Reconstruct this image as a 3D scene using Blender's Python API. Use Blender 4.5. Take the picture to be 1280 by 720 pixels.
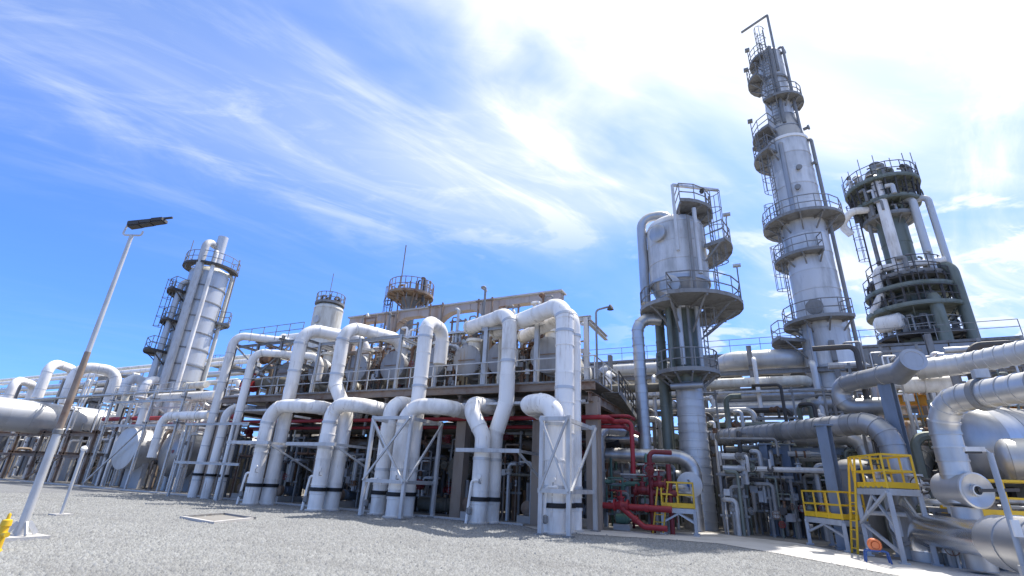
import bpy, math, random
import numpy as np
from mathutils import Vector as V, Matrix
random.seed(7)
for o in list(bpy.data.objects): bpy.data.objects.remove(o)
S = bpy.context.scene
C = S.collection
R_ = math.radians

# ------------------------------------------------------------------ camera
F_PX, PX, PY_, EYE = 608.0, 640.0, 360.0, 1.7
_up = V((72, -1523, 608)).normalized()
_xm = V((-1315, 181, 608)); _xm = (_xm - _up * _xm.dot(_up)).normalized()
_AX = -_xm; _AZ = _up; _AY = _AZ.cross(_AX)
RW = Matrix((_AX, _AY, _AZ))                      # camera (right, down, forward) -> world
CAM = V((0, 0, EYE))
cd = bpy.data.cameras.new('camera'); cam = bpy.data.objects.new('camera', cd); C.objects.link(cam)
cd.sensor_width = 36.0; cd.lens = 36.0 * F_PX / 1280.0; cd.clip_start = 0.1; cd.clip_end = 4000
m3 = Matrix((RW.col[0], -RW.col[1], -RW.col[2])).transposed()
cam.matrix_world = Matrix.Translation(CAM) @ m3.to_4x4()
S.camera = cam
S.render.resolution_x, S.render.resolution_y = 1024, 576

def ray(u, v): return RW @ V(((u - PX) / F_PX, (v - PY_) / F_PX, 1.0))
def at(u, v, d): return CAM + ray(u, v) * d                      # point at camera depth d
def G(u, v, z=0.0):                                              # point on the level z
    r = ray(u, v); return CAM + r * ((z - EYE) / r.z)
def PY(u, v, y): r = ray(u, v); return CAM + r * (y / r.y)       # point on a plane parallel to the row
def PXp(u, v, x): r = ray(u, v); return CAM + r * (x / r.x)
def pj(p):
    c = RW.transposed() @ (V(p) - CAM); return PX + F_PX * c.x / c.z, PY_ + F_PX * c.y / c.z
def zat(x, y, v):
    lo, hi = -5.0, 70.0
    for _ in range(50):
        m = (lo + hi) / 2
        if pj((x, y, m))[1] > v: lo = m
        else: hi = m
    return lo

# ------------------------------------------------------------------ sky, sun, exposure
SUN_EL = R_(61); SUN_AZ = R_(22)                                  # azimuth from +Y towards +X
sd = V((math.sin(SUN_AZ) * math.cos(SUN_EL), math.cos(SUN_AZ) * math.cos(SUN_EL), math.sin(SUN_EL)))
W = bpy.data.worlds.new('World'); S.world = W; W.use_nodes = True
nt = W.node_tree; nt.nodes.clear()
def N(t, ty, **kw):
    n = t.nodes.new(ty)
    for k, v in kw.items():
        if k.startswith('i_'): n.inputs[k[2:].replace('_', ' ')].default_value = v
        else: setattr(n, k, v)
    return n
def mth(t, op, a, b=None, clamp=False):
    n = t.nodes.new('ShaderNodeMath'); n.operation = op; n.use_clamp = clamp
    for i, x in enumerate((a, b)):
        if x is None: continue
        if isinstance(x, (int, float)): n.inputs[i].default_value = x
        else: t.links.new(x, n.inputs[i])
    return n.outputs[0]
def vmth(t, op, a, b=None):
    n = t.nodes.new('ShaderNodeVectorMath'); n.operation = op
    for i, x in enumerate((a, b)):
        if x is None: continue
        if isinstance(x, (tuple, list)): n.inputs[i].default_value = x
        else: t.links.new(x, n.inputs[i])
    return n
def smooth(t, x, a, b):
    n = t.nodes.new('ShaderNodeMapRange'); n.interpolation_type = 'SMOOTHSTEP'
    t.links.new(x, n.inputs['Value']); n.inputs['From Min'].default_value = a; n.inputs['From Max'].default_value = b
    return n.outputs['Result']
def mixc(t, f, a, b, blend='MIX'):
    n = t.nodes.new('ShaderNodeMix'); n.data_type = 'RGBA'; n.blend_type = blend
    for i, x in ((0, f), (6, a), (7, b)):
        if isinstance(x, (int, float)): n.inputs[i].default_value = x
        elif isinstance(x, (tuple, list)): n.inputs[i].default_value = (*x[:3], 1)
        else: t.links.new(x, n.inputs[i])
    return n.outputs[2]
sky = N(nt, 'ShaderNodeTexSky', sky_type='NISHITA', sun_disc=False, sun_elevation=SUN_EL, sun_rotation=SUN_AZ,
        altitude=0, air_density=1.0, dust_density=0.6, ozone_density=2.0)
tc = N(nt, 'ShaderNodeTexCoord')
dirv = tc.outputs['Generated']
sep = nt.nodes.new('ShaderNodeSeparateXYZ'); nt.links.new(dirv, sep.inputs[0])
zc = mth(nt, 'MAXIMUM', sep.outputs[2], 0.02)
zz = mth(nt, 'ADD', zc, 0.10)
comb = nt.nodes.new('ShaderNodeCombineXYZ')
nt.links.new(mth(nt, 'DIVIDE', sep.outputs[0], zz), comb.inputs[0]); nt.links.new(mth(nt, 'DIVIDE', sep.outputs[1], zz), comb.inputs[1])
plane = comb.outputs[0]                                           # the cloud layer seen as a flat sheet
def sky_noise(rot, sx, sy, scale, detail, rough, dist, off):
    mp = N(nt, 'ShaderNodeMapping', vector_type='TEXTURE'); nt.links.new(plane, mp.inputs[0])
    mp.inputs['Rotation'].default_value = (0, 0, R_(rot)); mp.inputs['Scale'].default_value = (1 / sx, 1 / sy, 1); mp.inputs['Location'].default_value = off
    n = N(nt, 'ShaderNodeTexNoise', i_Scale=scale, i_Detail=detail, i_Roughness=rough, i_Distortion=dist)
    nt.links.new(mp.outputs[0], n.inputs['Vector']); return n.outputs[0]
WISP_ROT = 66
wisp = sky_noise(WISP_ROT, 0.55, 1.8, 1.6, 10, 0.62, 1.15, (3.1, 1.7, 0))
wisp2 = sky_noise(WISP_ROT - 25, 0.7, 2.2, 3.1, 9, 0.66, 1.4, (1.2, 8.4, 0))
veil = sky_noise(WISP_ROT, 0.6, 1.3, 0.9, 5, 0.5, 0.6, (0.4, 5.2, 0))
puff = sky_noise(20, 1, 1.3, 3.4, 8, 0.58, 0.3, (2.3, 4.1, 0))
sunside = vmth(nt, 'DOT_PRODUCT', dirv, tuple(sd)).outputs['Value']
glow = smooth(nt, sunside, 0.50, 1.0)
w1 = mth(nt, 'MULTIPLY', mth(nt, 'ADD', smooth(nt, wisp, 0.43, 0.76), mth(nt, 'MULTIPLY', smooth(nt, wisp2, .48, .8), .35)), mth(nt, 'ADD', 0.25, mth(nt, 'MULTIPLY', smooth(nt, veil, 0.36, 0.60), 0.85)))
w2 = mth(nt, 'MULTIPLY', smooth(nt, veil, 0.30, 0.62), mth(nt, 'MULTIPLY', glow, 1.0))
w3 = mth(nt, 'MULTIPLY', smooth(nt, puff, 0.51, 0.62), mth(nt, 'MULTIPLY', smooth(nt, sep.outputs[2], 0.58, 0.35), smooth(nt, sunside, 0.35, 0.75)))
w4 = mth(nt, 'MULTIPLY', smooth(nt, veil, 0.28, 0.55), mth(nt, 'MULTIPLY', smooth(nt, sep.outputs[2], 0.70, 0.92), 0.85))
w5 = mth(nt, 'ADD', 0.05, mth(nt, 'MULTIPLY', smooth(nt, veil, 0.25, 0.65), 0.20))
cov = mth(nt, 'ADD', mth(nt, 'ADD', mth(nt, 'ADD', mth(nt, 'MULTIPLY', w1, 0.85), mth(nt, 'ADD', w4, w5)), mth(nt, 'MULTIPLY', w2, 0.82)), mth(nt, 'MULTIPLY', w3, 0.8), clamp=True)
hsun = vmth(nt, 'DOT_PRODUCT', dirv, (math.sin(SUN_AZ), math.cos(SUN_AZ), 0)).outputs['Value']
bank = mth(nt, 'MAXIMUM', smooth(nt, sep.outputs[2], 0.37, 0.56), mth(nt, 'MULTIPLY', smooth(nt, hsun, 0.70, 0.93), 0.85))
cov = mth(nt, 'MULTIPLY', cov, mth(nt, 'ADD', 0.06, mth(nt, 'MULTIPLY', bank, 0.94)))
cloudc = mixc(nt, glow, (4.7, 5.2, 5.9), (6.7, 6.8, 6.9))
skyb = mixc(nt, 1.0, sky.outputs[0], mixc(nt, smooth(nt, sep.outputs[2], 0.0, 0.9), (0.36, 0.66, 1.38), (0.74, 1.0, 1.42)), 'MULTIPLY')
skyc = mixc(nt, cov, skyb, cloudc)
bg = N(nt, 'ShaderNodeBackground', i_Strength=0.13); nt.links.new(skyc, bg.inputs[0])
wo = N(nt, 'ShaderNodeOutputWorld'); nt.links.new(bg.outputs[0], wo.inputs[0])
sl = bpy.data.lights.new('sun', 'SUN'); sl.energy = 4.5; sl.angle = R_(0.53); sl.color = (1.0, 0.95, 0.88)
so = bpy.data.objects.new('sun', sl); C.objects.link(so); so.rotation_euler = sd.to_track_quat('Z', 'Y').to_euler()
S.view_settings.view_transform = 'Standard'; S.view_settings.look = 'None'; S.view_settings.gamma = 1
S.view_settings.exposure = 0.58
S.render.engine = 'CYCLES'; S.cycles.max_bounces = 6; S.cycles.use_denoising = True

# ------------------------------------------------------------------ materials
MATS = {}
def mat(name, col, rough=0.5, metal=0.0, grime=None, ga=0.4, gscale=3.0, streak=True, bump=0.0, bscale=20.0, spec=0.5, var=0.10, island=False, macro=0.0, drip=0.0):
    m = bpy.data.materials.new(name); m.use_nodes = True; t = m.node_tree; b = t.nodes['Principled BSDF']
    geo = N(t, 'ShaderNodeNewGeometry'); oi = N(t, 'ShaderNodeObjectInfo')
    mp = N(t, 'ShaderNodeMapping'); t.links.new(geo.outputs['Position'], mp.inputs[0])
    mp.inputs['Scale'].default_value = (1, 1, 0.22) if streak else (1, 1, 1)
    n1 = N(t, 'ShaderNodeTexNoise', i_Scale=gscale, i_Detail=6, i_Roughness=0.62); t.links.new(mp.outputs[0], n1.inputs['Vector'])
    n2 = N(t, 'ShaderNodeTexNoise', i_Scale=gscale * 0.31, i_Detail=3); t.links.new(geo.outputs['Position'], n2.inputs['Vector'])
    f = smooth(t, mth(t, 'ADD', mth(t, 'MULTIPLY', n1.outputs[0], 0.65), mth(t, 'MULTIPLY', n2.outputs[0], 0.35)), 0.44, 0.70)
    f = mth(t, 'MULTIPLY', f, ga)
    g = grime or tuple(c * 0.45 for c in col)
    c = mixc(t, f, col, g)
    if drip:
        md = N(t, 'ShaderNodeMapping'); t.links.new(geo.outputs['Position'], md.inputs[0]); md.inputs['Scale'].default_value = (1, 1, .06)
        nd = N(t, 'ShaderNodeTexNoise', i_Scale=9.0, i_Detail=5, i_Roughness=.7); t.links.new(md.outputs[0], nd.inputs['Vector'])
        nb = N(t, 'ShaderNodeTexNoise', i_Scale=.9, i_Detail=3); t.links.new(geo.outputs['Position'], nb.inputs['Vector'])
        c = mixc(t, mth(t, 'MULTIPLY', mth(t, 'MULTIPLY', smooth(t, nd.outputs[0], .54, .74), smooth(t, nb.outputs[0], .46, .62)), drip), c, (.26, .17, .10))
    if macro:
        for sc, st in ((0.22, (1, 1, 1)), (0.6, (.35, 1.6, 1))):
            mm = N(t, 'ShaderNodeMapping'); t.links.new(geo.outputs['Position'], mm.inputs[0]); mm.inputs['Scale'].default_value = st; mm.inputs['Rotation'].default_value = (0, 0, .5)
            nm = N(t, 'ShaderNodeTexNoise', i_Scale=sc, i_Detail=5, i_Roughness=.6); t.links.new(mm.outputs[0], nm.inputs['Vector'])
            c = mixc(t, mth(t, 'MULTIPLY', smooth(t, nm.outputs[0], .48, .68), macro), c, (.12, .118, .115))
    rnd = geo.outputs['Random Per Island'] if island else oi.outputs['Random']
    br = mth(t, 'ADD', 1.0 - var, mth(t, 'MULTIPLY', rnd, 2 * var))
    hs = N(t, 'ShaderNodeHueSaturation'); t.links.new(c, hs.inputs['Color']); t.links.new(br, hs.inputs['Value'])
    t.links.new(hs.outputs[0], b.inputs['Base Color'])
    b.inputs['Metallic'].default_value = metal; b.inputs['Specular IOR Level'].default_value = spec
    t.links.new(mth(t, 'ADD', rough - 0.08, mth(t, 'MULTIPLY', n1.outputs[0], 0.22), clamp=True), b.inputs['Roughness'])
    if bump > 0:
        n3 = N(t, 'ShaderNodeTexNoise', i_Scale=bscale, i_Detail=4); t.links.new(geo.outputs['Position'], n3.inputs['Vector'])
        bp = N(t, 'ShaderNodeBump', i_Strength=bump, i_Distance=0.02); t.links.new(n3.outputs[0], bp.inputs['Height']); t.links.new(bp.outputs[0], b.inputs['Normal'])
    MATS[name] = m; return m
mat('white', (0.87, 0.84, 0.79), 0.42, 0, (0.36, 0.31, 0.25), 0.6, 2.0, bump=0.12, bscale=3, var=0.05, drip=0.8)
mat('cream', (0.72, 0.69, 0.60), 0.5, 0, (0.36, 0.28, 0.18), 0.6, 2.5, var=0.08, drip=0.8)
mat('galv', (0.54, 0.54, 0.53), 0.5, 0.25, (0.24, 0.21, 0.19), 0.5, 5, drip=0.4)
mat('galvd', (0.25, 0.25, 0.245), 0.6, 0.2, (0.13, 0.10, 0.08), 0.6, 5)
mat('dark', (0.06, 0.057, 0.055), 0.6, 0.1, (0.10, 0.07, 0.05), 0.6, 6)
mat('alu', (0.53, 0.525, 0.515), 0.36, 0.72, (0.30, 0.29, 0.27), 0.55, 2.2, bump=0.08, bscale=4, var=0.13)
mat('alud', (0.42, 0.42, 0.42), 0.42, 0.68, (0.19, 0.19, 0.175), 0.6, 1.6, bump=0.25, bscale=3, var=0.15)
mat('towergrey', (0.68, 0.67, 0.65), 0.48, 0.25, (0.20, 0.20, 0.19), 0.65, 1.3, bump=0.2, bscale=3, var=0.10, drip=0.5)
mat('alupol', (0.90, 0.90, 0.90), 0.2, 1.0, (0.55, 0.55, 0.54), 0.4, 2.0, bump=0.08, bscale=3, var=0.04)
mat('aluw', (0.57, 0.57, 0.56), 0.42, 0.4, (0.42, 0.40, 0.37), 0.5, 2.0, bump=0.15, bscale=3, var=0.06, drip=0.5)
mat('moss', (0.20, 0.22, 0.19), 0.6, 0.4, (0.085, 0.095, 0.055), 0.8, 2.0, var=0.10)
mat('drum', (0.32, 0.33, 0.345), 0.45, 0.15, (0.17, 0.14, 0.12), 0.6, 1.8, var=0.10, drip=0.7)
mat('rust', (0.20, 0.115, 0.07), 0.8, 0, (0.08, 0.045, 0.03), 0.7, 6, streak=False, var=0.15)
mat('rusty', (0.28, 0.22, 0.17), 0.7, 0.1, (0.17, 0.075, 0.035), 0.9, 2.2, streak=False, var=0.10)
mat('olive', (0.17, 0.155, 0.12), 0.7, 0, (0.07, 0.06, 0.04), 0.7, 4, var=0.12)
mat('tan', (0.36, 0.29, 0.23), 0.9, 0, (0.19, 0.13, 0.09), 0.7, 1.6, bump=0.3, bscale=25, var=0.06, drip=0.5)
mat('girder', (0.50, 0.43, 0.385), 0.9, 0, (0.40, 0.22, 0.10), 0.6, 1.2, bump=0.3, bscale=20, var=0.03, drip=0.6)
mat('concrete', (0.50, 0.485, 0.46), 0.9, 0, (0.27, 0.25, 0.22), 0.6, 0.9, streak=False, bump=0.3, bscale=30)
mat('paving', (0.27, 0.255, 0.23), 0.9, 0, (0.12, 0.10, 0.085), 0.7, 0.7, streak=False, bump=0.3, bscale=20)
mat('red', (0.30, 0.018, 0.026), 0.5, 0, (0.16, 0.02, 0.02), 0.5, 4)
mat('redd', (0.17, 0.016, 0.022), 0.5, 0, (0.12, 0.03, 0.02), 0.5, 4)
mat('yellow', (0.72, 0.45, 0.02), 0.45, 0, (0.45, 0.25, 0.03), 0.4, 5)
mat('gantry', (0.66, 0.34, 0.03), 0.5, 0, (0.36, 0.12, 0.02), 0.6, 2)
mat('bluegrey', (0.17, 0.21, 0.27), 0.5, 0.1, (0.10, 0.11, 0.12), 0.5, 3)
mat('palegrey', (0.42, 0.45, 0.49), 0.5, 0.2, (0.26, 0.26, 0.26), 0.5, 4)
mat('rubber', (0.012, 0.012, 0.013), 0.6, 0, (0.03, 0.025, 0.02), 0.4, 6)
mat('green', (0.10, 0.20, 0.15), 0.5, 0, (0.06, 0.08, 0.06), 0.5, 5)
mat('orange', (0.75, 0.20, 0.06), 0.5, 0, (0.5, 0.2, 0.1), 0.4, 9)
mat('blue', (0.04, 0.10, 0.30), 0.5)
mat('lampglass', (0.75, 0.77, 0.78), 0.2)
mat('stone', (0.232, 0.236, 0.230), 0.85, 0, (0.20, 0.20, 0.21), 0.35, 30, streak=False, var=0.24, island=True, macro=0.22)

# ------------------------------------------------------------------ mesh kit
ORG = {}
def perp(t):
    a = V((0, 0, 1)) if abs(t.z) < 0.9 else V((1, 0, 0))
    n = t.cross(a).normalized(); return n, t.cross(n).normalized()
def fillet(pts, bend, n=7):
    pts = [V(p) for p in pts]
    if len(pts) < 3: return pts
    out = [pts[0]]
    for i in range(1, len(pts) - 1):
        a, b, c = pts[i - 1], pts[i], pts[i + 1]
        d0, d1 = (a - b), (c - b); l0, l1 = d0.length, d1.length; d0.normalize(); d1.normalize()
        ang = math.pi - d0.angle(d1)
        if ang < 0.02: out.append(b); continue
        t = min(bend * math.tan(ang / 2), l0 * 0.49 if i > 1 else l0 * 0.96, l1 * 0.49 if i < len(pts) - 2 else l1 * 0.96)
        rr = t / math.tan(ang / 2); bis = (d0 + d1).normalized(); cc = b + bis * (rr / math.cos(ang / 2))
        p0, p1 = b + d0 * t, b + d1 * t; v0 = p0 - cc; ax = v0.cross(p1 - cc).normalized()
        k = max(2, int(n * ang / 1.57 + 0.5))
        for j in range(k + 1): out.append(cc + Matrix.Rotation(ang * j / k, 3, ax) @ v0)
    out.append(pts[-1]); return out
def plen(p): return sum((p[i + 1] - p[i]).length for i in range(len(p) - 1))
def samp(p, s):
    for i in range(len(p) - 1):
        l = (p[i + 1] - p[i]).length
        if s <= l or i == len(p) - 2:
            d = (p[i + 1] - p[i]).normalized(); return p[i] + d * s, d
        s -= l
def cutpath(p, s0, s1):
    out = [samp(p, s0)[0]]; acc = 0
    for i in range(1, len(p) - 1):
        acc += (p[i] - p[i - 1]).length
        if s0 + 1e-3 < acc < s1 - 1e-3: out.append(p[i])
    out.append(samp(p, s1)[0]); return out
class MB:
    def __init__(s): s.v = []; s.f = []
    def loft(s, rings, cap=True, close=True):
        n = len(rings[0]); b = len(s.v)
        for r in rings: s.v += [tuple(p) for p in r]
        for i in range(len(rings) - 1):
            for j in range(n if close else n - 1):
                k = (j + 1) % n; s.f.append((b + i * n + j, b + i * n + k, b + (i + 1) * n + k, b + (i + 1) * n + j))
        if cap:
            s.f.append(tuple(b + j for j in reversed(range(n)))); s.f.append(tuple(b + (len(rings) - 1) * n + j for j in range(n)))
        return s
    def tube(s, pts, r, seg=14, bend=0, cap=True, r1=None):
        p = fillet(pts, bend) if bend else [V(q) for q in pts]
        t0 = (p[1] - p[0]).normalized(); n, _ = perp(t0); rings = []; L = len(p)
        for i in range(L):
            t = ((p[i] - p[i - 1]).normalized() if i else V((0, 0, 0))) + ((p[i + 1] - p[i]).normalized() if i < L - 1 else V((0, 0, 0)))
            t.normalize(); n = (n - t * n.dot(t)).normalized(); bb = t.cross(n)
            rr = r if r1 is None else r + (r1 - r) * i / (L - 1)
            rings.append([p[i] + (n * math.cos(a) + bb * math.sin(a)) * rr for a in (2 * math.pi * j / seg for j in range(seg))])
        return s.loft(rings, cap)
    def lathe(s, c, ax, prof, seg=20, cap=True):                 # profile of (radius, distance along axis)
        c = V(c); ax = V(ax).normalized(); n, b = perp(ax); b = ax.cross(n)
        return s.loft([[c + ax * h + (n * math.cos(a) + b * math.sin(a)) * max(r, 1e-4) for a in (2 * math.pi * j / seg for j in range(seg))] for r, h in prof], cap)
    def band(s, c, ax, r, w=0.06, t=0.02, seg=18):
        return s.lathe(c, ax, [(r, -w / 2), (r + t, -w / 2), (r + t, w / 2), (r, w / 2)], seg, cap=False)
    def bar(s, a, b, w=0.1, h=None, up=(0, 0, 1)):
        a, b = V(a), V(b); h = h or w; t = (b - a).normalized(); up = V(up)
        if abs(t.dot(up)) > 0.98: up = V((0, 1, 0))
        x = t.cross(up).normalized() * (w / 2); y = x.cross(t).normalized() * (h / 2)
        return s.loft([[q + x + y, q - x + y, q - x - y, q + x - y] for q in (a, b)])
    def ibeam(s, a, b, w=0.2, h=0.3, up=(0, 0, 1), t=0.025):
        a, b = V(a), V(b); d = (b - a).normalized(); up = V(up)
        if abs(d.dot(up)) > 0.98: up = V((0, 1, 0))
        y = up - d * up.dot(d); y.normalize()
        o = y * (h / 2 - t / 2)
        s.bar(a + o, b + o, w, t, up); s.bar(a - o, b - o, w, t, up); return s.bar(a, b, t, h - 2 * t, up)
    def box(s, c, sz):
        c = V(c); return s.bar(c - V((0, 0, sz[2] / 2)), c + V((0, 0, sz[2] / 2)), sz[0], sz[1], up=(0, 1, 0))
    def sector(s, c, r0, r1, a0, a1, z0, z1, seg=24):
        c = V(c); n = max(3, int(seg * abs(a1 - a0) / 6.283) + 1); rings = []
        for i in range(n + 1):
            a = a0 + (a1 - a0) * i / n; d = V((math.sin(a), math.cos(a), 0))
            rings.append([c + d * r0 + V((0, 0, z0)), c + d * r1 + V((0, 0, z0)), c + d * r1 + V((0, 0, z1)), c + d * r0 + V((0, 0, z1))])
        return s.loft(rings)
    def rail(s, pts, h=1.1, step=1.4, r=0.025, mids=(0.55,), closed=False):
        pts = [V(p) for p in pts]
        for i in range(len(pts) - 1):
            a, b = pts[i], pts[i + 1]; k = max(1, round((b - a).length / step))
            for j in range(k + 1):
                if j == 0 and i > 0 and (b - a).length < step * 1.01 and i % max(1, round(step / (b - a).length)): continue
                q = a + (b - a) * (j / k)
                if j < k or i == len(pts) - 2: s.bar(q, q + V((0, 0, h)), r * 1.8)
            for z in (h,) + tuple(mids): s.bar(a + V((0, 0, z)), b + V((0, 0, z)), r * 1.8)
        return s
    def build(s, name, m, parent=None, org=None, sharp=38):
        me = bpy.data.meshes.new(name)
        if parent is not None: L = ORG[parent.name]
        else:
            L = V(org) if org is not None else V((sum(p[0] for p in s.v) / len(s.v), sum(p[1] for p in s.v) / len(s.v), min(p[2] for p in s.v)))
        me.from_pydata([(p[0] - L.x, p[1] - L.y, p[2] - L.z) for p in s.v], [], s.f)
        me.polygons.foreach_set('use_smooth', [True] * len(me.polygons)); me.set_sharp_from_angle(angle=R_(sharp))
        me.materials.append(MATS[m]); o = bpy.data.objects.new(name, me); C.objects.link(o)
        if parent is not None: o.parent = parent
        else: o.location = L
        ORG[o.name] = L; return o
def tag(o, label, cat, group=None, kind=None):
    if label: o['label'] = label
    if cat: o['category'] = cat
    if group: o['group'] = group
    if kind: o['kind'] = kind
    return o
def thing(name, label, cat, loc, group=None):
    o = bpy.data.objects.new(name, None); C.objects.link(o); o.location = V(loc); o.empty_display_size = 0.2
    ORG[o.name] = V(loc); return tag(o, label, cat, group)
def struct(mb, name, m): o = mb.build(name, m, org=(0, 0, 0)); o['kind'] = 'structure'; return o
def dup(o, parent=None, loc=None, label=None, rotz=None):
    c = o.copy(); C.objects.link(c); ORG[c.name] = ORG[o.name]
    if parent is not None: c.parent = parent
    if loc is not None: c.location = V(loc)
    if rotz is not None: c.rotation_euler = (0, 0, rotz)
    if label: c['label'] = label
    for ch in list(o.children): dup(ch, c)
    return c

# a pipe run: jacket (whole or in lapped sections), straps, flanges
def pipe(name, label, pts, r, m='white', bend=None, sections=0, bands=0, bandm=None, flanges=(), flm=None, group=None, seg=16, cat='pipe', beads=0, tflange=0.07, capends=True):
    pts = [V(p) for p in pts]; bend = r * 2.6 if bend is None else bend
    p = fillet(pts, bend, 8); L = plen(p); root = thing(name, label, cat, pts[0], group)
    if sections:
        n = max(1, round(L / sections))
        for i in range(n):
            q = cutpath(p, L * i / n, L * (i + 1) / n)
            c_, d_ = samp(q, plen(q) - .03); mb_ = MB().tube(q, r + (0.009 if i % 2 else 0.0), seg)
            if i < n - 1: mb_.band(c_, d_, r, .06, .028, seg)
            mb_.build('jacket_section', m, root)
    else: MB().tube(p, r, seg).build('jacket', m, root)
    if bands:
        k = max(1, int(L / bands))
        for i in range(k):
            c, d = samp(p, L * (i + 0.5) / k); MB().band(c, d, r, 0.05, 0.018, seg).build('strap', bandm or m, root)
    for s_ in flanges:
        c, d = samp(p, s_ if s_ >= 0 else L + s_)
        MB().lathe(c, d, [(r * 0.9, -tflange), (r * 1.32, -tflange), (r * 1.32, -0.012), (r * 1.22, -0.01), (r * 1.22, 0.01), (r * 1.32, 0.012), (r * 1.32, tflange), (r * 0.9, tflange)], seg).build('flange', flm or m, root)
    return root
def wheel(mb, c, ax, R, t=0.018, spokes=4):
    c = V(c); ax = V(ax).normalized(); n, b = perp(ax); k = 14
    ring = [c + (n * math.cos(6.2832 * i / k) + b * math.sin(6.2832 * i / k)) * R for i in range(k + 1)]
    mb.tube(ring, t, 6, cap=False)
    for i in range(spokes):
        a = 6.2832 * i / spokes; mb.bar(c, c + (n * math.cos(a) + b * math.sin(a)) * R, t * 1.3)
    return mb
def valve(c, ax, r, m, label, group=None, wheelm='dark', stem=(0, 0, 1), name='gate_valve'):
    c = V(c); ax = V(ax).normalized(); st = V(stem); root = thing(name, label, 'valve', c, group)
    MB().lathe(c, ax, [(r, -r * 2), (r * 1.1, -r), (r * 1.5, 0), (r * 1.1, r), (r, r * 2)], 14).build('body', m, root)
    for s_ in (-1, 1): MB().lathe(c + ax * (2 * r * s_), ax, [(r * 1.7, -r * .25), (r * 1.7, r * .25)], 14).build('flange', m, root)
    MB().lathe(c, st, [(r * .9, 0), (r * .9, r * 2), (r * 1.2, r * 2), (r * 1.2, r * 2.4), (r * .35, r * 2.6), (r * .3, r * 4.2)], 12).build('bonnet', m, root)
    wheel(MB(), c + st * (r * 4.0), st, r * 1.7, r * .14).build('handwheel', wheelm, root)
    return root
def ladder(a, z1, d, root, m='galvd', cage=True, w=0.42, name='ladder'):
    a = V(a); d = V(d).normalized(); t = V((-d.y, d.x, 0)); mb = MB(); h = z1 - a.z
    for s_ in (-1, 1): mb.bar(a + t * (w / 2 * s_), a + t * (w / 2 * s_) + V((0, 0, h)), 0.06)
    for i in range(int(h / 0.3)): mb.bar(a - t * w / 2 + V((0, 0, 0.3 * (i + .5))), a + t * w / 2 + V((0, 0, 0.3 * (i + .5))), 0.03)
    l = mb.build(name, m, root)
    if cage and h > 3:
        cg = MB(); k = 8; n = max(2, int((h - 2.3) / 0.9)); base = a + V((0, 0, 2.3))
        def cp(i, z): an = math.pi * i / k; return base + t * (math.cos(an) * 0.36) + d * (math.sin(an) * 0.72) + V((0, 0, z))
        for j in range(n + 1): cg.tube([cp(i, (h - 2.3) * j / n) for i in range(k + 1)], 0.025, 5)
        for i in (1, 3, 5, 7): cg.bar(cp(i, 0), cp(i, h - 2.3), 0.04)
        cg.build('cage', m, l)
    return l
def platform(c, r0, r1, a0, a1, z, root, m='galvd', rm='galvd', h=1.1, deckt=0.1, brk=True, pstep=0.38):
    c = V(c); p = MB().sector(c, r0, r1, a0, a1, z - deckt, z).sector(c, r1, r1 + 0.03, a0, a1, z - 0.12, z + 0.09).build('platform', m, root)
    n = max(3, int(abs(a1 - a0) * r1 / (r1 * pstep)))
    g = MB(); prev = None
    for i in range(n + 1):
        a = a0 + (a1 - a0) * i / n; q = c + V((math.sin(a), math.cos(a), 0)) * (r1 - 0.04) + V((0, 0, z))
        g.bar(q, q + V((0, 0, h)), 0.05)
        if prev is not None:
            for zz_ in (h, h * .5): g.bar(prev + V((0, 0, zz_)), q + V((0, 0, zz_)), 0.05)
        prev = q
    if abs(a1 - a0) < 6.2:
        for a in (a0, a1):
            d = V((math.sin(a), math.cos(a), 0))
            for zz_ in (h, h * .5): g.bar(c + d * (r0 + 0.05) + V((0, 0, z + zz_)), c + d * (r1 - 0.04) + V((0, 0, z + zz_)), 0.05)
            g.bar(c + d * (r0 + .1) + V((0, 0, z)), c + d * (r0 + .1) + V((0, 0, z + h)), 0.05)
    g.build('guardrail', rm, p)
    if brk:
        k = max(2, int(abs(a1 - a0) / 0.55))
        for i in range(k + 1):
            a = a0 + (a1 - a0) * (i + .02) / (k + .04); d = V((math.sin(a), math.cos(a), 0))
            q0, q1 = c + d * (r0 - 0.02) + V((0, 0, z - .16)), c + d * (r1 - .05) + V((0, 0, z - .16))
            MB().bar(q0, q1, 0.09, 0.12).bar(c + d * (r0 - 0.02) + V((0, 0, z - .16 - (r1 - r0) * .7)), q0 + (q1 - q0) * .85, 0.08).build('bracket', m, p)
    return p
def shell(c, prof, m, root, course=1.2, seg=36, name='shell_course', tops='dome', topm=None):
    c = V(c); i = 0
    for (z0, r0), (z1, r1) in zip(prof[:-1], prof[1:]):
        n = max(1, round((z1 - z0) / course))
        for k in range(n):
            f0, f1 = k / n, (k + 1) / n; ra, rb = r0 + (r1 - r0) * f0, r0 + (r1 - r0) * f1; e = 0.012 if i % 2 else 0
            MB().lathe(c, (0, 0, 1), [(ra - .02, z0 + (z1 - z0) * f0), (ra + e, z0 + (z1 - z0) * f0 + .01), (rb + e, z0 + (z1 - z0) * f1 - .07), (rb + .03, z0 + (z1 - z0) * f1 - .068), (rb + .03, z0 + (z1 - z0) * f1), (rb - .02, z0 + (z1 - z0) * f1 + .005)], seg).build(name, m, root); i += 1
    if tops == 'dome':
        z, r = prof[-1]
        MB().lathe(c, (0, 0, 1), [(r * math.cos(a), z + r * .5 * math.sin(a)) for a in (R_(q) for q in (0, 18, 36, 54, 70, 82, 89.5))], seg).build('top_head', topm or m, root)
def bearing(p): return math.atan2(-p[0], -p[1])                    # bearing (from +Y towards +X) at which a thing at p faces the camera

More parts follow.
